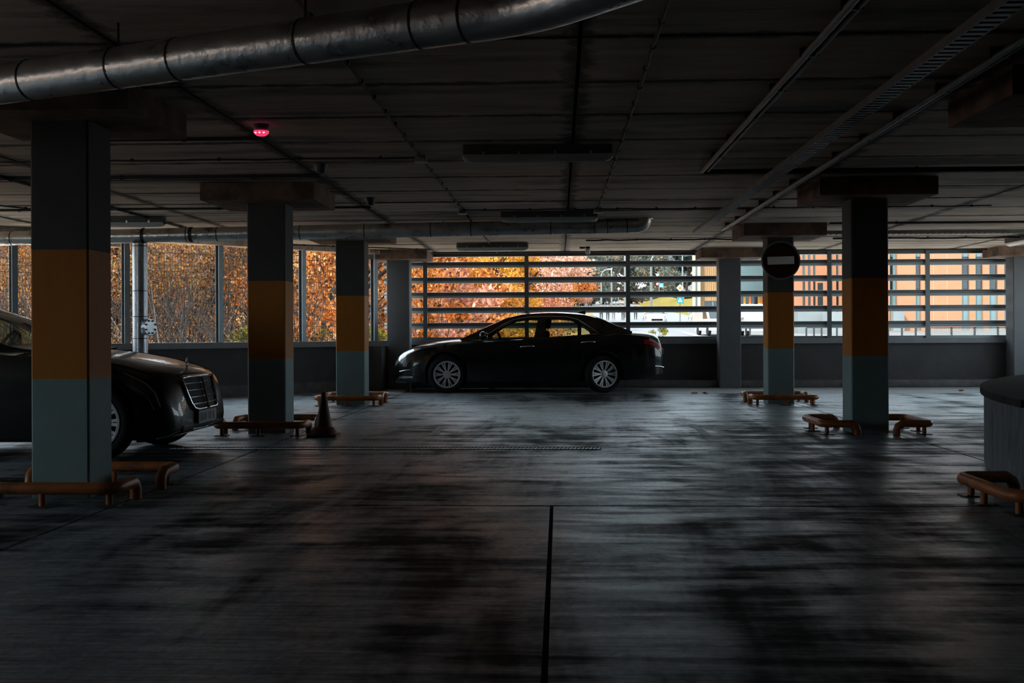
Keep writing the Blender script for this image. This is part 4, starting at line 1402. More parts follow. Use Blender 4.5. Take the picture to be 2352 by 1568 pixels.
mk('window_teal', (0.115, 0.19, 0.20), 0.15, spec=0.5, var=0.12, scale=0.8)
mk('grey_block', (0.17, 0.20, 0.21), 0.7, var=0.1, scale=0.5)
mk('concrete_far', (0.20, 0.225, 0.235), 0.8, var=0.12, scale=0.8)
mk('sign_blue', (0.02, 0.28, 0.36), 0.5)
mk('sign_white', (0.85, 0.86, 0.87), 0.5)
mk('sign_orange', (0.85, 0.25, 0.05), 0.5)
mk('sign_crimson', (0.65, 0.04, 0.06), 0.5)
mk('pole_grey', (0.17, 0.195, 0.20), 0.5, metal=0.3)
mk('cloth_dark', (0.03, 0.03, 0.035), 0.9)
mk('cloth_plum', (0.13, 0.04, 0.05), 0.9)
mk('cloth_grey', (0.18, 0.19, 0.21), 0.9)
mk('cloth_teal', (0.05, 0.26, 0.27), 0.9)
mk('cloth_white', (0.7, 0.7, 0.72), 0.9)
mk('skin', (0.62, 0.38, 0.28), 0.6)
mk('hair_dark', (0.04, 0.025, 0.02), 0.7)
mk('yellow_paint', (0.75, 0.42, 0.04), 0.6)
mk('flower_pink', (0.65, 0.25, 0.35), 0.7)
mk_leaf('leaf_orange', [(0.0, (0.07, 0.025, 0.012)), (0.33, (0.33, 0.095, 0.022)), (0.7, (0.60, 0.21, 0.05)), (1.0, (0.68, 0.38, 0.17))])
mk_leaf('leaf_rust', [(0.0, (0.03, 0.02, 0.018)), (0.3, (0.12, 0.06, 0.04)), (0.6, (0.29, 0.12, 0.042)), (0.85, (0.34, 0.19, 0.04)), (1.0, (0.44, 0.26, 0.18))])
mk_leaf('leaf_gold', [(0.0, (0.302, 0.130, 0.014)), (0.5, (0.612, 0.274, 0.029)), (1.0, (0.684, 0.432, 0.108))])
mk_leaf('leaf_pink', [(0.0, (0.360, 0.115, 0.065)), (0.45, (0.634, 0.302, 0.187)), (1.0, (0.698, 0.533, 0.446))])
mk_leaf('leaf_olive', [(0.0, (0.036, 0.040, 0.009)), (0.5, (0.144, 0.122, 0.022)), (1.0, (0.346, 0.288, 0.043))])
mk_leaf('leaf_dark', [(0.0, (0.02, 0.03, 0.03)), (0.6, (0.055, 0.075, 0.07)), (1.0, (0.12, 0.145, 0.13))])  # lightened and blued: distance haze is put into the leaf colour
mk_leaf('leaf_far', [(0.0, (0.07, 0.10, 0.10)), (0.5, (0.15, 0.18, 0.155)), (0.8, (0.28, 0.19, 0.11)), (1.0, (0.30, 0.33, 0.31))])  # blue-grey cast imitates haze over the far trees

def zroad(Y):
    return -2.2 + 0.0373 * Y
def sstep(a, b, x):
    t = max(0.0, min(1.0, (x - a) / (b - a)))
    return t * t * (3 - 2 * t)
def zterr(X, Y):
    z = zroad(Y)
    lat = sstep(3.6, -3.0, X)                          # bank on the left of the street
    z += lat * (sstep(60, 130, Y) * 2.6 + sstep(90, 260, Y) * 9.0)
    z += sstep(-1.0, -9.0, X) * sstep(24, 40, Y) * 0.9
    return z - 0.04
# ground around the building and rising terrain behind it
struct(MB().add([(-160, -140, -1.65), (160, -140, -1.65), (160, 26, -1.65), (-160, 26, -1.65)], [(0, 1, 2, 3)]).build('ground', 'perimeter_concrete'), 'paved ground level around the parking building', 'ground')
rows = []
Yg = [23.6 * (420 / 23.6)**(k / 60) for k in range(61)]
for Y in Yg:
    wd = max(45, Y * 0.7)
    rows.append([(lerp(-wd, wd, i / 90), Y, zterr(lerp(-wd, wd, i / 90), Y)) for i in range(91)])
struct(MB().grid(rows).build('terrain', 'leaf_litter', None, 60), 'leaf-covered ground rising beyond the windows', 'terrain')
rows = [[(x, Y, zroad(Y) + 0.03) for x in np.linspace(4.1, 12.2 if Y < 101 else 15.2, 4)] for Y in np.linspace(26, 420, 80)]
struct(MB().grid(rows).build('street', 'asphalt_pale', None, 60), 'sunlit pale street climbing away beyond the slats', 'street')
rows = [[(x, Y, zroad(Y) + 0.02) for x in np.linspace(12.2, 60, 6)] for Y in np.linspace(26, 100, 12)]
struct(MB().grid(rows).build('forecourt', 'pavement', None, 60), 'bright paved forecourt in front of the peach buildings', 'forecourt')
rows = [[(x, Y, zroad(Y) + 0.06 + (0.95 if x < -1 else 0.0) * 0) for x in np.linspace(-3.2, 45, 12)] for Y in np.linspace(23.6, 37, 6)]  # unseen pale strip, added to bounce sunlight up onto the back ceiling
struct(MB().grid(rows).build('bounce_lane', 'perimeter_concrete', None, 60), 'unseen pale lane added outside the back wall to bounce light onto the ceiling', 'lane')
# grass banks beside the street
rows = [[(x, Y, zterr(x, Y) + 0.05) for x in np.linspace(4.05, -1.0, 8)] for Y in np.linspace(105, 240, 18)]
tag(MB().grid(rows).build('grass_bank', 'grass_bank', None, 60), 'yellow-green grassy bank on the left of the street', 'grass bank', None, 'stuff')
g0 = atY(1558, 700, 150).x
rows = [[(lerp(15.2, 34, i / 8), Y, zroad(Y) + 0.02 + 1.7 * math.sin(min(1, i / 3) * PI / 2) * sstep(118, 160, Y)) for i in range(9)] for Y in np.linspace(116, 230, 12)]
tag(MB().grid(rows).build('grass_mound', 'grass_bank', None, 60), 'yellow-green grass mound behind the diamond road sign', 'grass mound', None, 'stuff')
# zebra and lane strokes at the near end of the street
for k, (u0, u1, v0, v1) in enumerate(((1588, 1618, 751, 772),)):
    a, b = atY(u0, v0, 84), atY(u1, v1, 79)
    o = MB().add([(8.9, 86, zroad(86) + .05), (9.3, 86, zroad(86) + .05), (9.5, 79, zroad(79) + .05), (9.05, 79, zroad(79) + .05)], [(0, 1, 2, 3)]).build('lane_mark', 'white_paint')
    tag(o, 'white lane stroke on the pale street below the lowest slat', 'lane marking')

# ------------------------------------------------------------------ trees
def leaf_mesh_np(name, centers, radii, n, size, mat, seed, flat=0.0):
    g = np.random.default_rng(seed)
    centers = np.asarray(centers, float)
    radii = np.asarray(radii, float)
    wgt = radii**2
    idx = g.choice(len(centers), n, p=wgt / wgt.sum())
    d = g.normal(size=(n, 3))
    d /= np.linalg.norm(d, axis=1)[:, None]
    rad = g.random(n)**0.45
    c = centers[idx] + d * (rad * radii[idx])[:, None] * np.array([1, 1, 0.75])
    a = g.normal(size=(n, 3))
    a[:, 2] *= (1 - flat)
    a /= np.linalg.norm(a, axis=1)[:, None]
    b = np.cross(a, g.normal(size=(n, 3)))
    b /= np.linalg.norm(b, axis=1)[:, None]
    s = size * g.uniform(0.6, 1.35, n)[:, None]
    v = np.empty((n, 4, 3))
    v[:, 0] = c - a * s * 0.62
    v[:, 1] = c + b * s * 0.34 - a * s * 0.05
    v[:, 2] = c + a * s * 0.62
    v[:, 3] = c - b * s * 0.34 - a * s * 0.05
    me = bpy.data.meshes.new(name)
    me.vertices.add(n * 4)
    me.vertices.foreach_set('co', v.reshape(-1))
    me.loops.add(n * 4)
    me.loops.foreach_set('vertex_index', np.arange(n * 4, dtype=np.int32))
    me.polygons.add(n)
    me.polygons.foreach_set('loop_start', np.arange(0, n * 4, 4, dtype=np.int32))
    me.update(calc_edges=True)
    at = me.attributes.new('tint', 'FLOAT', 'FACE')
    cl = g.normal(0, 0.16, len(centers))
    at.data.foreach_set('value', np.clip(g.beta(2, 2, n) + cl[idx], 0, 1).astype(np.float32))
    me.materials.append(MATS[mat])
    return me
def tree_meshes(name, seed, h, cr, cz, nl, size, mat, stems=1, bark='bark', clumps=26, low=0.25, twigs=26):
    """h total height, cr crown radius, cz crown centre height; returns trunk and crown meshes"""
    r = random.Random(seed)
    tb = MB()
    cen, rad = [], []
    for k in range(clumps):
        a = r.uniform(0, 2 * PI)
        q = r.random()**0.5
        z = lerp(low, h, r.random()**0.9)
        env = math.sin(PI * min(1, max(0.12, (z - low * 0.3) / (h * 1.08))))**0.6
        cen.append((cr * q * env * math.cos(a), cr * q * env * math.sin(a), z))
        rad.append(r.uniform(0.22, 0.42) * cr)
    for s in range(stems):
        lean = Vector((r.uniform(-.25, .25), r.uniform(-.25, .25), 1)) if stems > 1 else Vector((r.uniform(-.06, .06), r.uniform(-.06, .06), 1))
        b0 = Vector((r.uniform(-.12, .12) * (stems - 1), r.uniform(-.12, .12) * (stems - 1), -0.3))
        pts = [b0]
        for q in range(7):
            pts.append(pts[-1] + Vector((lean.x + r.uniform(-.12, .12), lean.y + r.uniform(-.12, .12), lean.z)) * (h * 0.9 / 7))
        r0 = 0.035 * h / (stems**0.5) * 0.62
        tb.tube(pts, [lerp(r0, r0 * 0.15, i / 7) for i in range(8)], 7)
        for k in range(twigs // stems):
            c = Vector(r.choice(cen))
            i = max(1, min(6, int((c.z - 0.8) / (h * 0.9 / 7))))
            p0 = pts[i]
            mid = p0.lerp(c, 0.5) + Vector((r.uniform(-.2, .2), r.uniform(-.2, .2), r.uniform(0.0, .3))) * cr * 0.35
            end = c + Vector((r.uniform(-.3, .3), r.uniform(-.3, .3), r.uniform(.1, .5))) * cr * 0.4
            tb.tube([p0, mid, c, end], [r0 * 0.4, r0 * 0.26, r0 * 0.13, r0 * 0.04], 4, False)
    return tb.mesh('trunk', bark), leaf_mesh_np('foliage', cen, rad, nl, size, mat, seed)
KIND = {
    'rust_a': tree_meshes('rust', 1, 5.6, 2.6, 3, 15000, 0.062, 'leaf_rust', 3, 'bark_pale', 24, 0.5, 60),
    'rust_b': tree_meshes('rust', 2, 5.2, 2.3, 3, 14000, 0.066, 'leaf_rust', 4, 'bark', 22, 0.8, 70),
    'orange_n': tree_meshes('orange', 3, 5.4, 2.2, 3, 12000, 0.085, 'leaf_orange', 1, 'bark', 26, 0.6, 40),
    'orange_a': tree_meshes('orange', 4, 8.0, 3.6, 4, 22000, 0.135, 'leaf_orange', 1, 'bark', 34, 0.4, 40),
    'orange_b': tree_meshes('orange', 5, 9.0, 4.2, 4, 22000, 0.15, 'leaf_orange', 2, 'bark', 34, 0.5, 50),
    'gold': tree_meshes('gold', 6, 6.5, 2.4, 3, 14000, 0.115, 'leaf_gold', 1, 'bark', 26, 0.3, 30),
    'pink': tree_meshes('pink', 7, 8.5, 3.1, 4, 15000, 0.14, 'leaf_pink', 2, 'bark', 30, 0.6, 40),
    'olive': tree_meshes('olive', 8, 6.0, 1.5, 3, 7000, 0.15, 'leaf_olive', 1, 'bark', 18, 0.3, 20),
    'far': tree_meshes('far', 9, 16.0, 7.0, 8, 9000, 0.60, 'leaf_far', 1, 'bark', 34, 0.8, 30),
    'dark': tree_meshes('dark', 10, 18.0, 4.0, 8, 8000, 0.55, 'leaf_dark', 1, 'bark', 30, 0.5, 30),
    'rust_far': tree_meshes('rust', 11, 10.0, 4.6, 5, 20000, 0.17, 'leaf_rust', 2, 'bark', 34, 0.3, 50),
    'bush': tree_meshes('bush', 12, 1.7, 0.9, 1, 2600, 0.07, 'leaf_olive', 5, 'bark', 12, 0.1, 20),
    'bush_or': tree_meshes('bush', 13, 1.9, 1.0, 1, 2600, 0.10, 'leaf_orange', 5, 'bark', 12, 0.1, 20),
    'bush_pink': tree_meshes('bush', 14, 2.0, 1.1, 1, 2400, 0.12, 'leaf_pink', 4, 'bark', 12, 0.2, 20),
}
tcount = [0]
def tree(kind, u, Y, label, group, sc=1.0, name='autumn_tree', cat='tree', dz=0.0, rz=None):
    x = atY(u, 700, Y).x
    tcount[0] += 1
    t = thing(name, label, cat, (x, Y, zterr(x, Y) + 0.04 + dz), (tcount[0] * 1.7) % 6.28 if rz is None else rz, group)
    t.scale = (sc, sc, sc)
    tm, fm = KIND[kind]
    obj('trunk', tm, t)
    obj('foliage', fm, t)
    return t
GT = 'trees of the autumn thicket'
# deep rows that fill the view, not told apart
for k in range(14):
    u = -140 + k * 102
    tree(('rust_far', 'orange_b', 'rust_far')[k % 3], u + (k * 37) % 40, 92 + (k * 17) % 26, 'tall rust-coloured tree deep in the autumn thicket', GT, 1.0)
for k in range(9):
    u = -110 + k * 118
    tree(('rust_far', 'orange_a')[k % 2], u + (k * 29) % 36, 56 + (k * 13) % 14, 'broad orange-brown tree in the middle of the autumn thicket', GT, 0.78)
# nearer individuals
tree('rust_a', 20, 33, 'bare-branched brown tree left of the large near pillar', GT)
tree('rust_b', 280, 31, 'brown tangled tree behind the vertical downpipe', GT)
tree('rust_a', 395, 30, 'pale-stemmed shrubby tree right of the flanged downpipe', GT, 1.05, rz=2.0)
tree('rust_b', 520, 34, 'dark-stemmed shrubby tree behind the mesh post left of second pillar', GT, 1.1)
tree('rust_a', 150, 36, 'brown tree hidden mostly behind the large near pillar', GT, 1.1)
tree('rust_b', 640, 37, 'rust-leaved tree behind the second banded pillar', GT, 1.1)
tree('orange_n', 775, 30, 'bright orange-leaved tree behind the farthest banded pillar', GT, 1.05)
tree('orange_n', 880, 36, 'orange tree behind the plain corner column', GT, 1.1)
tree('rust_far', 960, 62, 'rust-orange tree left of the first slat mullion', GT, 0.8)
tree('orange_a', 1080, 70, 'orange tree above the sedan bonnet', GT, 0.95)
tree('olive', 1038, 52, 'small dark olive tree standing between the orange crowns', GT, 0.85, dz=0.6)
tree('gold', 1150, 50, 'golden-yellow tree directly above the sedan windscreen', GT, 0.80)
tree('pink', 1235, 60, 'pale pink-orange tree right of the second slat mullion', GT, 0.85)
tree('orange_b', 1264, 85, 'orange tree with dark double trunk above the sedan roof', GT, 0.75)
tree('pink', 1312, 96, 'pale pink-leaved tree at the street corner above the sedan roof', GT, 0.62)
tree('rust_far', 1185, 92, 'rust-brown tree behind the golden one', GT, 0.95)
GB = 'low bushes behind the sills'
for u, Y, k, lab in ((690, 27.5, 'bush', 'olive bush at the sill left of the farthest banded pillar'), (735, 27, 'bush_or', 'orange bush at the sill touching the farthest banded pillar'),
                     (880, 28, 'bush', 'olive bush at the sill beside the plain corner column'), (545, 27.5, 'bush', 'olive bush at the sill left of the second banded pillar'),
                     (1010, 36, 'bush_pink', 'pale pink bush above the sedan bonnet'), (1075, 40, 'bush_or', 'orange bush at the foot of the sedan windscreen'), (960, 34, 'bush_or', 'orange bush beside the first slat mullion')):
    tree(k, u, Y, lab, GB, 1.25 if Y < 30 else 1.5, 'bush', 'bush', dz=0.35 if Y < 30 else 0.6)
b = tree('bush', 1517, 66, 'thin yellowing bush at the sill behind the sedan boot', GB, 0.75, 'bush', 'bush', dz=0.0)
GF = 'distant trees along the street'
for u, Y, k, lab, sc in ((1385, 240, 'far', 'grey-green distant tree left of the tall street lamp', .8), (1450, 250, 'far', 'greenish-orange distant tree behind the third slat mullion', .85), (1520, 235, 'far', 'grey distant tree behind the road signs', .75),
                         (1578, 190, 'dark', 'dark conifer beside the peach corner building', .75), (1415, 300, 'dark', 'far dark tree at the top of the street', 1.0), (1490, 300, 'dark', 'dark distant tree mass behind the curved street lamp', 1.0), (1340, 220, 'far', 'distant greenish tree behind the pink crown', .8)):
    tree(k, u, Y, lab, GF, sc, 'distant_tree')
# brush between the near trees: nobody could count it
g = np.random.default_rng(5)
cen = []
for k in range(230):
    Y = g.uniform(27, 44)
    u = g.uniform(-60, 900)
    x = atY(u, 700, Y).x
    cen.append((x, Y, zterr(x, Y) + g.uniform(0.2, 2.2)))
tag(obj('brush_leaves', leaf_mesh_np('brush_leaves', cen, g.uniform(0.3, 0.8, 230), 42000, 0.055, 'leaf_rust', 21)), 'tangled brown brush filling the view behind the wire mesh', 'brush', None, 'stuff')
tw = MB()
rr_ = random.Random(3)
for k in range(260):
    Y = rr_.uniform(25.5, 38)
    x = atY(rr_.uniform(-40, 900), 700, Y).x
    z = zterr(x, Y)
    p = Vector((x, Y, z - 0.1))
    d = Vector((rr_.uniform(-.6, .6), rr_.uniform(-.5, .5), 1))
    L_ = rr_.uniform(1.8, 4.2)
    q = p + d.normalized() * L_ * .5
    e = q + Vector((d.x * 1.5 + rr_.uniform(-.4, .4), d.y, .8)).normalized() * L_ * .5
    tw.tube([p, q, e], [.022, .014, .004], 4, False)
tag(tw.build('brush_stems', 'bark_pale'), 'bare pale stems rising through the brush behind the wire mesh', 'stems', None, 'stuff')
tw = MB()
for k in range(70):
    Y = rr_.uniform(26, 32)
    x = atY(rr_.uniform(-40, 720), 700, Y).x
    z = zterr(x, Y)
    p = Vector((x, Y, z - 0.1))
    for b in range(5):
        d = Vector((rr_.uniform(-1.1, 1.1), rr_.uniform(-.5, .5), 1.0))
        L_ = rr_.uniform(2.2, 4.4)
        q = p + d.normalized() * L_ * .45
        e = q + Vector((d.x * .6 + rr_.uniform(-.5, .5), d.y, 1.0)).normalized() * L_ * .55
        tw.tube([p, q, e], [.034, .020, .006], 5, False)
tag(tw.build('dark_stems', 'bark'), 'dark fanned-out stems of the scrub behind the wire mesh', 'stems', None, 'stuff')
cen = []
for k in range(120):
    Y = g.uniform(40, 75)
    u = g.uniform(880, 1285)
    x = atY(u, 700, Y).x
    cen.append((x, Y, zterr(x, Y) + g.uniform(0.3, 2.6)))
tag(obj('undergrowth', leaf_mesh_np('undergrowth', cen, g.uniform(0.5, 1.1, 120), 22000, 0.11, 'leaf_orange', 22)), 'orange undergrowth below the crowns beyond the slats', 'undergrowth', None, 'stuff')

cen = [(g.uniform(-33, -27), g.uniform(-16, 22), -1.65 + g.uniform(0.2, 3.4)) for k in range(90)]  # unseen foliage, added so the near foil pipe reflects warm orange
tag(obj('tint_hedge', leaf_mesh_np('tint_hedge', cen, g.uniform(0.8, 1.6, 90), 16000, 0.26, 'leaf_orange', 23)), 'unseen autumn hedge added outside the open left side to warm the pipe reflection', 'hedge', None, 'stuff')

# ------------------------------------------------------------------ buildings
def fbox(mb, u0, u1, z0, z1, Y, y0, y1):
    a, b = atY(u0, 700, Y).x, atY(u1, 700, Y).x
    return mb.box((a, Y + y0, z0), (b, Y + y1, z1))
def zz_(v, Y, u=1800):
    return atY(u, v, Y).z
def facade(t, Y, walls, wins, zbot, ztop, mat, wmats, vsplit):
    for u0, u1 in walls:
        fbox(MB(), u0, u1, zbot, ztop, Y, 0, 0.5).build('wall_panel', mat, t)
    for u0, u1 in wins:
        zs_ = [zbot] + [zz_(v, Y, u0) for v in vsplit] + [ztop]
        for i in range(len(zs_) - 1):
            f = fbox(MB(), u0, u1, zs_[i] + 0.03, zs_[i + 1] - 0.03, Y, 0.22, 0.30).build('window', wmats[i % len(wmats)], t)
        fbox(MB(), u0, u1, zbot, ztop, Y, 0.32, 0.5).build('window_frame', 'teal_panel', t)
# corner building with timber cladding
Y = 100
zb_ = zroad(Y) - 0.5
t = thing('corner_building', 'peach corner building with timber cladding and teal block beyond the slats', 'building', (0, 0, 0))
fbox(MB(), 1592, 1609, zb_, 9.0, Y - 0.5, 0, 0.6).build('corner_wall', 'pale_render', t)
xa_ = atY(1609, 700, Y).x
xb_ = atY(1660, 700, Y).x
nb = 12
for k in range(nb):
    x0, x1 = lerp(xa_, xb_, k / nb), lerp(xa_, xb_, (k + 1) / nb)
    MB().box((x0 + .01, Y + .03 * (k % 2), zz_(690, Y)), (x1 - .01, Y + .3, 9.0)).build('timber_board', 'wood_board', t)
fbox(MB(), 1609, 1618, zb_, zz_(690, Y), Y, 0, .3).build('timber_pier', 'wood_board', t)
fbox(MB(), 1618, 1660, zb_, zz_(690, Y), Y, .1, .3).build('shop_window', 'window_dark', t)
for u in (1636, 1647):
    fbox(MB(), u, u + 3, zb_, zz_(692, Y), Y, .05, .1).build('shop_post', 'window_teal', t)
fbox(MB(), 1660, 1770, zz_(672, Y), 9.0, Y, -.6, .3).build('teal_block', 'teal_panel', t)
fbox(MB(), 1660, 1770, zb_, zz_(672, Y), Y, .2, .4).build('shop_window', 'window_dark', t)
for u0, u1, m in ((1708, 1713, 'yellow_paint'), (1720, 1726, 'sign_orange'), (1727, 1732, 'grey_block'), (1741, 1746, 'yellow_paint'), (1746, 1752, 'sign_orange')):
    fbox(MB(), u0, u1, zz_(704, Y), zz_(681, Y), Y, .1, .2).build('shop_poster', m, t)
MB().tube([atY(1599, 560, Y - .56), atY(1599, 770, Y - .56)], .06, 8).build('downpipe', 'teal_panel', t)
fbox(MB(), 1590, 1770, 9.0, 9.3, Y, -.7, 12).build('roof', 'concrete_far', t)
# middle building
Y = 96
t = thing('office_building', 'peach building with narrow window strips behind the no-entry sign pillar', 'building', (0, 0, 0))
facade(t, Y, [(1772, 1843.5), (1850, 1856), (1862.5, 1868), (1874, 1900), (1913, 1921), (1927.5, 1934), (1941, 1975)],
       [(1843.5, 1850), (1856, 1862.5), (1868, 1874), (1900, 1913), (1927.5 - 6.5, 1927.5), (1934, 1941)], zroad(Y) - .5, 9.4, 'peach_render', ['window_dark', 'window_dark', 'window_teal'], (704, 645))
fbox(MB(), 1772, 1975, 9.4, 9.7, Y, -.2, 12).build('roof', 'concrete_far', t)
fbox(MB(), 1878, 1890, zz_(703, Y), zz_(650, Y), Y, -.02, 0).build('dark_door', 'window_dark', t)
# right building
Y = 88
t = thing('apartment_building', 'large peach facade with tall teal windows at the right end of the slats', 'building', (0, 0, 0))
facade(t, Y, [(1975, 2044), (2058, 2103.5), (2115.5, 2209.5), (2227, 2241), (2258, 2273), (2292, 2307), (2330, 2480)],
       [(2044, 2058), (2103.5, 2115.5), (2209.5, 2227), (2241, 2258), (2273, 2292), (2307, 2330)], zroad(Y) - .5, 10.5, 'peach_render', ['window_teal', 'window_dark', 'window_teal'], (664, 590))
fbox(MB(), 1975, 2480, 10.5, 10.8, Y, -.2, 12).build('roof', 'concrete_far', t)
MB().tube([atY(2054, 540, Y - .1), atY(2054, 770, Y - .1)], .12, 8).build('downpipe', 'teal_panel', t)
fbox(MB(), 2045, 2070, zroad(Y), zz_(713, Y), Y, -.8, 0).build('porch', 'grey_block', t)
for u in (2144, 2175):
    fbox(MB(), u, u + .6, zroad(Y), 10.4, Y, -.012, 0).build('joint_strip', 'pale_render', t)
# far grey block of flats
Y = 260
t = thing('block_of_flats', 'far grey block of flats with small windows at the head of the street', 'building', (0, 0, 0))
fbox(MB(), 1535, 1600, 5, 32, Y, 0, 8).build('wall', 'concrete_far', t)
for v in (590, 622, 655):
    for u in (1542, 1556, 1570):
        a, b = zz_(v + 8, Y, u), zz_(v - 8, Y, u)
        fbox(MB(), u, u + 8, a, b, Y, -.1, 0).build('window', 'window_dark', t)

# low walls, railings and grating in front of the buildings
def lowwall(u0, u1, v0, v1, Y, label, mat='grey_block', dep=1.5, nm='low_wall'):
    a, b = atY(u0, v0, Y), atY(u1, v1, Y)
    zg = zroad(Y)
    o = MB().box((a.x, Y, zg), (b.x, Y + dep, a.z)).build(nm, mat)
    return tag(o, label, 'wall')
def railing(u0, u1, v, Y, posts, label):
    a, b = atY(u0, v, Y), atY(u1, v, Y)
    zg = zroad(Y)
    t = thing('railing', label, 'railing', (a.x, Y, zg))
    Lr = b.x - a.x
    MB().box((0, -.04, a.z - zg - .09), (Lr, .04, a.z - zg)).build('top_rail', 'steel_dark', t)
    for k in range(posts + 1):
        x = Lr * k / posts
        MB().box((x - .05, -.05, 0), (x + .05, .05, a.z - zg - .09)).build('post', 'steel_dark', t)
    return t
lowwall(1833, 1900, 714, 714, 84, 'grey ramp wall below the middle peach building')
lowwall(1900, 1975, 716, 716, 82, 'pale grey ramp wall between the two peach buildings', 'concrete_far')
railing(1852, 1975, 750, 76, 7, 'dark railing in front of the grey ramp wall')
railing(1680, 1765, 751, 77, 2, 'pale-backed railing beside the parked vans')
railing(2040, 2135, 750, 74, 3, 'dark railing below the large peach facade')
a, b = atY(2132, 751, 74), atY(2345, 751, 74)
zg = zroad(74)
gt = thing('grating_fence', 'metal grating fence at the right end under the lowest slat', 'fence', (a.x, 74, zg))
Lg = b.x - a.x
MB().box((0, -.05, a.z - zg - .06), (Lg, .05, a.z - zg)).build('top_rail', 'steel_dark', gt)
for k in range(5):
    MB().box((Lg * k / 4 - .05, -.05, 0), (Lg * k / 4 + .05, .05, a.z - zg)).build('post', 'steel_dark', gt)
mb = MB()
for k in range(46):
    x = Lg * k / 46
    mb.tube([(x, 0, zg * 0 + .1), (x + .42, 0, a.z - zg - .06)], .022, 4, False)
for k in range(7):
    z = lerp(.15, a.z - zg - .1, k / 6)
    mb.box((0, -.015, z), (Lg, .015, z + .03))
mb.build('grating', 'pole_grey', gt)['kind'] = 'stuff'

# ------------------------------------------------------------------ vehicles outdoors
fara = dict(sedan)
fara['patches'] = [p for p in sedan['patches'] if p[0] in ('headlight', 'tail_light')]
fara['lines'] = []
p = atY(1507, 738, 106)
V1, _ = car('white_car', 'white car driving toward the viewer on the street', fara, (p.x, 106, zroad(106) + .04), -PI / 2, 'car_white', 'cars on the street', False)
MB().rbox((1.0, -.5, .30), (1.02, .5, .46), .05, 3, None, 0).build('grille', 'trim_black', V1)
p = atY(1606, 738, 104)
V2, _ = car('pale_car', 'pale blue car seen from behind beside the peach corner building', fara, (p.x, 104, zroad(104) + .04), PI / 2, 'car_pale', 'cars on the street', False)
def van(label, u, Y, rz, L_=4.6, H=2.0, mat='car_white'):
    x = atY(u, 740, Y).x
    t = thing('white_van', label, 'van', (x, Y, zroad(Y) + .03), rz, 'white vans in front of the peach buildings')
    pr = [(L_ / 2, .35), (L_ / 2, .95), (L_ / 2 - .75, 1.12), (L_ / 2 - 1.45, H - .06), (L_ / 2 - 1.7, H), (-L_ / 2 + .08, H), (-L_ / 2, H - .1), (-L_ / 2, .35)]
    M = Matrix.Rotation(PI / 2, 4, 'X')
    MB().prism(pr, -.88, .88, M).build('body', mat, t, 30)
    for sy in (-1, 1):
        MB().add([(x_, sy * .886, z_) for x_, z_ in ((L_ / 2 - .8, 1.14), (L_ / 2 - 1.4, H - .18), (L_ / 2 - 2.1, H - .18), (L_ / 2 - 2.1, 1.14))], [(0, 1, 2, 3)]).build('side_window', 'window_dark', t)
    MB().add([(L_ / 2 - .78 + .03, y_, 1.15) for y_ in (-.75, .75)] + [(L_ / 2 - 1.42 + .03, y_, H - .12) for y_ in (.7, -.7)], [(0, 1, 2, 3)]).build('windscreen', 'window_dark', t)
    wm = MB().lathe([(0, -.1), (.31, -.1), (.33, -.07), (.33, .07), (.31, .1), (0, .1)], 24).mesh('wheel', 'black_rubber', 40)
    for xw in (L_ / 2 - .85, -L_ / 2 + .85):
        for sy in (-1, 1):
            o = obj('wheel', wm, t, (xw, sy * .80, .33))
            o.rotation_euler = (PI / 2, 0, 0)
    return t
van('white van parked beside the plain column at the lowest slat', 1643, 80, -PI / 2 + .12, 4.4, 1.95)
van('white van farther back right of the plain column', 1710, 92, PI / 2 + .1, 4.2, 1.9)
van('white van low behind the railing left of the sign pillar', 1738, 79, PI / 2, 4.0, 1.45)

# ------------------------------------------------------------------ street furniture
def lamp_post(u, v0, v1, Y, du, label):
    base = atY(u, v1, Y)
    zt = atY(u, v0, Y).z
    zg = zterr(base.x, Y)
    t = thing('street_lamp', label, 'street lamp', (base.x, Y, zg), 0, 'street lamps')
    H = zt - zg
    r = abs(du) * Y / F
    sg = 1 if du > 0 else -1
    pts = [(0, 0, 0), (0, 0, H * .55), (0, 0, H - r * .8)] + [(sg * r * .55 * (1 - math.cos(a)), 0, H - r * .8 + r * .7 * math.sin(a)) for a in (.4, .8, 1.2, 1.5)] + [(sg * r * .8, 0, H)]
    MB().tube(pts, [.14, .12, .10, .09, .08, .08, .08, .07], 8).build('pole', 'pole_grey', t, 50)
    MB().rbox((min(sg * r * .7, sg * r * 1.15), -.15, H - .07), (max(sg * r * .7, sg * r * 1.15), .15, H + .06), .05).build('lamp_head', 'sign_white', t)
    return t
lamp_post(1496, 579, 738, 118, 30, 'tall curved street lamp right of the third slat mullion')
lamp_post(1568, 578, 720, 170, 14, 'slender street lamp beside the diamond road sign')
lamp_post(1405, 616, 715, 175, 1, 'street lamp post in the middle of the far street')
lamp_post(1381, 618, 735, 150, 22, 'curved street lamp above the sedan roof end')
lamp_post(1436, 572, 738, 130, 2, 'straight lamp post hidden by the third slat mullion')
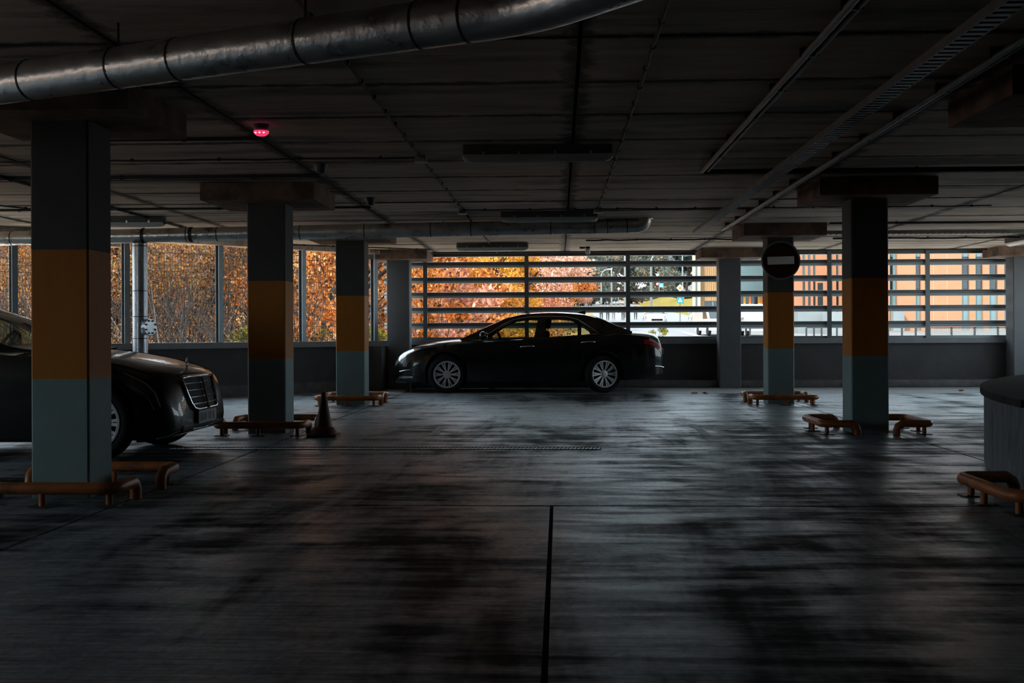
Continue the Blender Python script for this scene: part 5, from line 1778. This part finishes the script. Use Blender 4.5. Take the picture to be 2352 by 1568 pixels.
def sign_post(u, vbot, Y, label, plates, rp=.05):
    base = atY(u, vbot, Y)
    zg = zterr(base.x, Y) if base.x < 4 else zroad(Y)
    t = thing('road_sign', label, 'road sign', (base.x, Y, zg), 0, 'small road signs on the street')
    top = max(atY(u, v, Y).z for _, v, _, _ in plates)
    MB().tube([(0, 0, 0), (0, 0, top - zg + .2)], rp, 8).build('post', 'pole_grey', t, 50)
    for kind, v, s, du in plates:
        z = atY(u, v, Y).z - zg
        s = s * Y / F
        x = du * Y / F
        M = Matrix.Translation((x, -.07, z)) @ Matrix.Rotation(PI / 2, 4, 'X')
        if kind == 'diamond':
            for k_, m_, q in ((1.0, 'sign_white', 0), (.55, 'sign_orange', .02)):
                MB().prism([(s * k_, 0), (0, s * k_), (-s * k_, 0), (0, -s * k_)], q, q + .02, M).build('diamond_plate', m_, t)
        elif kind == 'crossing':
            MB().prism([(s, s), (-s, s), (-s, -s), (s, -s)], 0, .02, M).build('blue_plate', 'sign_blue', t)
            MB().prism([(-s * .72, -s * .6), (s * .72, -s * .6), (0, s * .7)], .02, .03, M).build('white_triangle', 'sign_white', t)
            mb = MB()
            mb.tube([M @ Vector((0, s * .22, .035)), M @ Vector((0, -s * .1, .035))], s * .09, 5).tube([M @ Vector((0, -s * .1, .035)), M @ Vector((-s * .2, -s * .5, .035))], s * .07, 5).tube([M @ Vector((0, -s * .1, .035)), M @ Vector((s * .2, -s * .5, .035))], s * .07, 5)
            mb.build('walking_figure', 'cloth_dark', t)
        elif kind == 'round':
            MB().lathe([(0, 0), (s, 0), (s, .02), (0, .02)], 20, M).build('red_disc', 'sign_crimson', t)
            MB().lathe([(0, .02), (s * .68, .02), (s * .68, .03), (0, .03)], 20, M).build('white_disc', 'sign_white', t)
        elif kind == 'yield':
            MB().prism([(-s, s * .8), (0, -s), (s, s * .8)], 0, .02, M).build('triangle_plate', 'sign_white', t)
    return t
sign_post(1562, 720, 112, 'priority-road diamond sign above a blue crossing sign', [('diamond', 661, 8.5, 0), ('crossing', 689, 7, 0)])
sign_post(1514, 705, 150, 'cluster of small road signs with a white triangle on top', [('yield', 632, 4.5, -4), ('round', 652, 3.4, -4), ('crossing', 655, 5, 5)])
sign_post(1421, 700, 170, 'small round red-rimmed sign at the far end of the street', [('round', 663, 3.4, 0)])

# ------------------------------------------------------------------ people on the street
def person(u, Y, label, coat, legs, hair='hair_dark', stride=.18, face=PI, h=1.72, arm=.0):
    x = atY(u, 738, Y).x
    t = thing('person', label, 'person', (x, Y, zroad(Y) + .04), face, 'people crossing the street')
    k = h / 1.72
    J = dict(pel=(0, 0, .93), ch=(0, 0, 1.18), ne=(0, 0, 1.42), hd=(0, .01, 1.52), tp=(0, .015, 1.68),
             hl=(.09, 0, .88), kl=(.10, stride * .7, .50), al=(.10, stride * .8, .08), fl=(.10, stride * .8 + .15, .03),
             hr=(-.09, 0, .88), kr=(-.10, -stride * .1, .49), ar=(-.10, -stride, .09), fr=(-.10, -stride + .15, .03),
             sl=(.19, 0, 1.37), el=(.25, -stride * .5 + arm, 1.10), wl=(.25, .05 - stride * .4 + arm * 2, .86), ul=(.25, .09 - stride * .4 + arm * 2, .77),
             sr=(-.19, 0, 1.37), er=(-.25, stride * .4, 1.10), wr=(-.25, .12 + stride * .5, .87), ur=(-.25, .17 + stride * .5, .79))
    names = list(J)
    E = [('pel', 'ch'), ('ch', 'ne'), ('ne', 'hd'), ('hd', 'tp'), ('pel', 'hl'), ('hl', 'kl'), ('kl', 'al'), ('al', 'fl'), ('pel', 'hr'), ('hr', 'kr'), ('kr', 'ar'), ('ar', 'fr'),
         ('ch', 'sl'), ('sl', 'el'), ('el', 'wl'), ('wl', 'ul'), ('ch', 'sr'), ('sr', 'er'), ('er', 'wr'), ('wr', 'ur')]
    rad = dict(pel=.15, ch=.16, ne=.06, hd=.085, tp=.075, hl=.10, kl=.065, al=.045, fl=.04, hr=.10, kr=.065, ar=.045, fr=.04, sl=.075, el=.055, wl=.04, ul=.035, sr=.075, er=.055, wr=.04, ur=.035)
    me = bpy.data.meshes.new('skeleton')
    me.from_pydata([tuple(c * k for c in J[n_]) for n_ in names], [(names.index(a), names.index(b)) for a, b in E], [])
    o = bpy.data.objects.new('skeleton', me)
    COL.objects.link(o)
    md = o.modifiers.new('skin', 'SKIN')
    for i, n_ in enumerate(names):
        me.skin_vertices[0].data[i].radius = (rad[n_] * k, rad[n_] * k)
    me.skin_vertices[0].data[0].use_root = True
    sb = o.modifiers.new('sub', 'SUBSURF')
    sb.levels = 1
    sb.render_levels = 1
    dg = bpy.context.evaluated_depsgraph_get()
    bm_ = bpy.data.meshes.new_from_object(o.evaluated_get(dg))
    bpy.data.objects.remove(o)
    bm_.materials.clear()
    for m_ in (coat, legs, 'skin'):
        bm_.materials.append(MATS[m_])
    for p_ in bm_.polygons:
        c = p_.center / k
        p_.material_index = 2 if c.z > 1.44 or (c.z < .88 and abs(c.x) > .2) else (0 if c.z > .80 else 1)
        p_.use_smooth = True
    bm_.name = 'body'
    obj('body', bm_, t)
    M = Matrix.Translation((0, -.01 * k, 1.62 * k)) @ Matrix.Diagonal((.105 * k, .115 * k, .11 * k, 1))
    MB().lathe([(.0, 1.0), (.5, .87), (.87, .5), (1.0, 0), (.95, -.35), (.7, -.5)][::-1], 12, M).build('hair', hair, t, 60)
    return t
def ppl(u, Y, *a, **k):
    return person(u, Y, *a, **k)
ppl(1381, 119, 'person in dark clothes farthest left above the sedan roof end', 'cloth_dark', 'cloth_dark', stride=.16)
ppl(1396, 118, 'person in a plum jacket walking beside the dark-clothed one', 'cloth_plum', 'cloth_dark', stride=.14, h=1.7)
ppl(1409, 120, 'person in grey clothes in the middle of the group', 'cloth_grey', 'cloth_grey', stride=.1, h=1.66)
ppl(1420, 117, 'person in a teal top beside the grey-clothed one', 'cloth_teal', 'cloth_white', stride=.12, h=1.7)
ppl(1431, 119, 'person in a pale top touching the third slat mullion', 'cloth_white', 'cloth_dark', stride=.12, h=1.68)
ppl(1460, 121, 'lone person in dark clothes right of the third slat mullion', 'cloth_dark', 'cloth_dark', stride=.05, h=1.72)
# produce stand between the vans and the sign pillar
p = atY(1741, 738, 90)
st = thing('produce_stand', 'small stand with orange and pink balls left of the sign pillar', 'stand', (p.x, 90, zroad(90) + .02))
MB().box((-.45, -.3, 0), (.45, .3, zz_(738, 90, 1741) - zroad(90))).build('counter', 'wood_board', st)
zc_ = zz_(738, 90, 1741) - zroad(90)
for x_, r_, m_ in ((0.0, .17, 'sign_orange'), (.22, .11, 'yellow_paint'), (-.22, .12, 'flower_pink'), (.36, .08, 'sign_white'), (-.36, .08, 'flower_pink')):
    MB().lathe([(r_ * math.cos(a), r_ * math.sin(a)) for a in np.linspace(-PI / 2, PI / 2, 9)], 14, Matrix.Translation((x_, -.1, zc_ + r_))).build('ball', m_, st, 60)
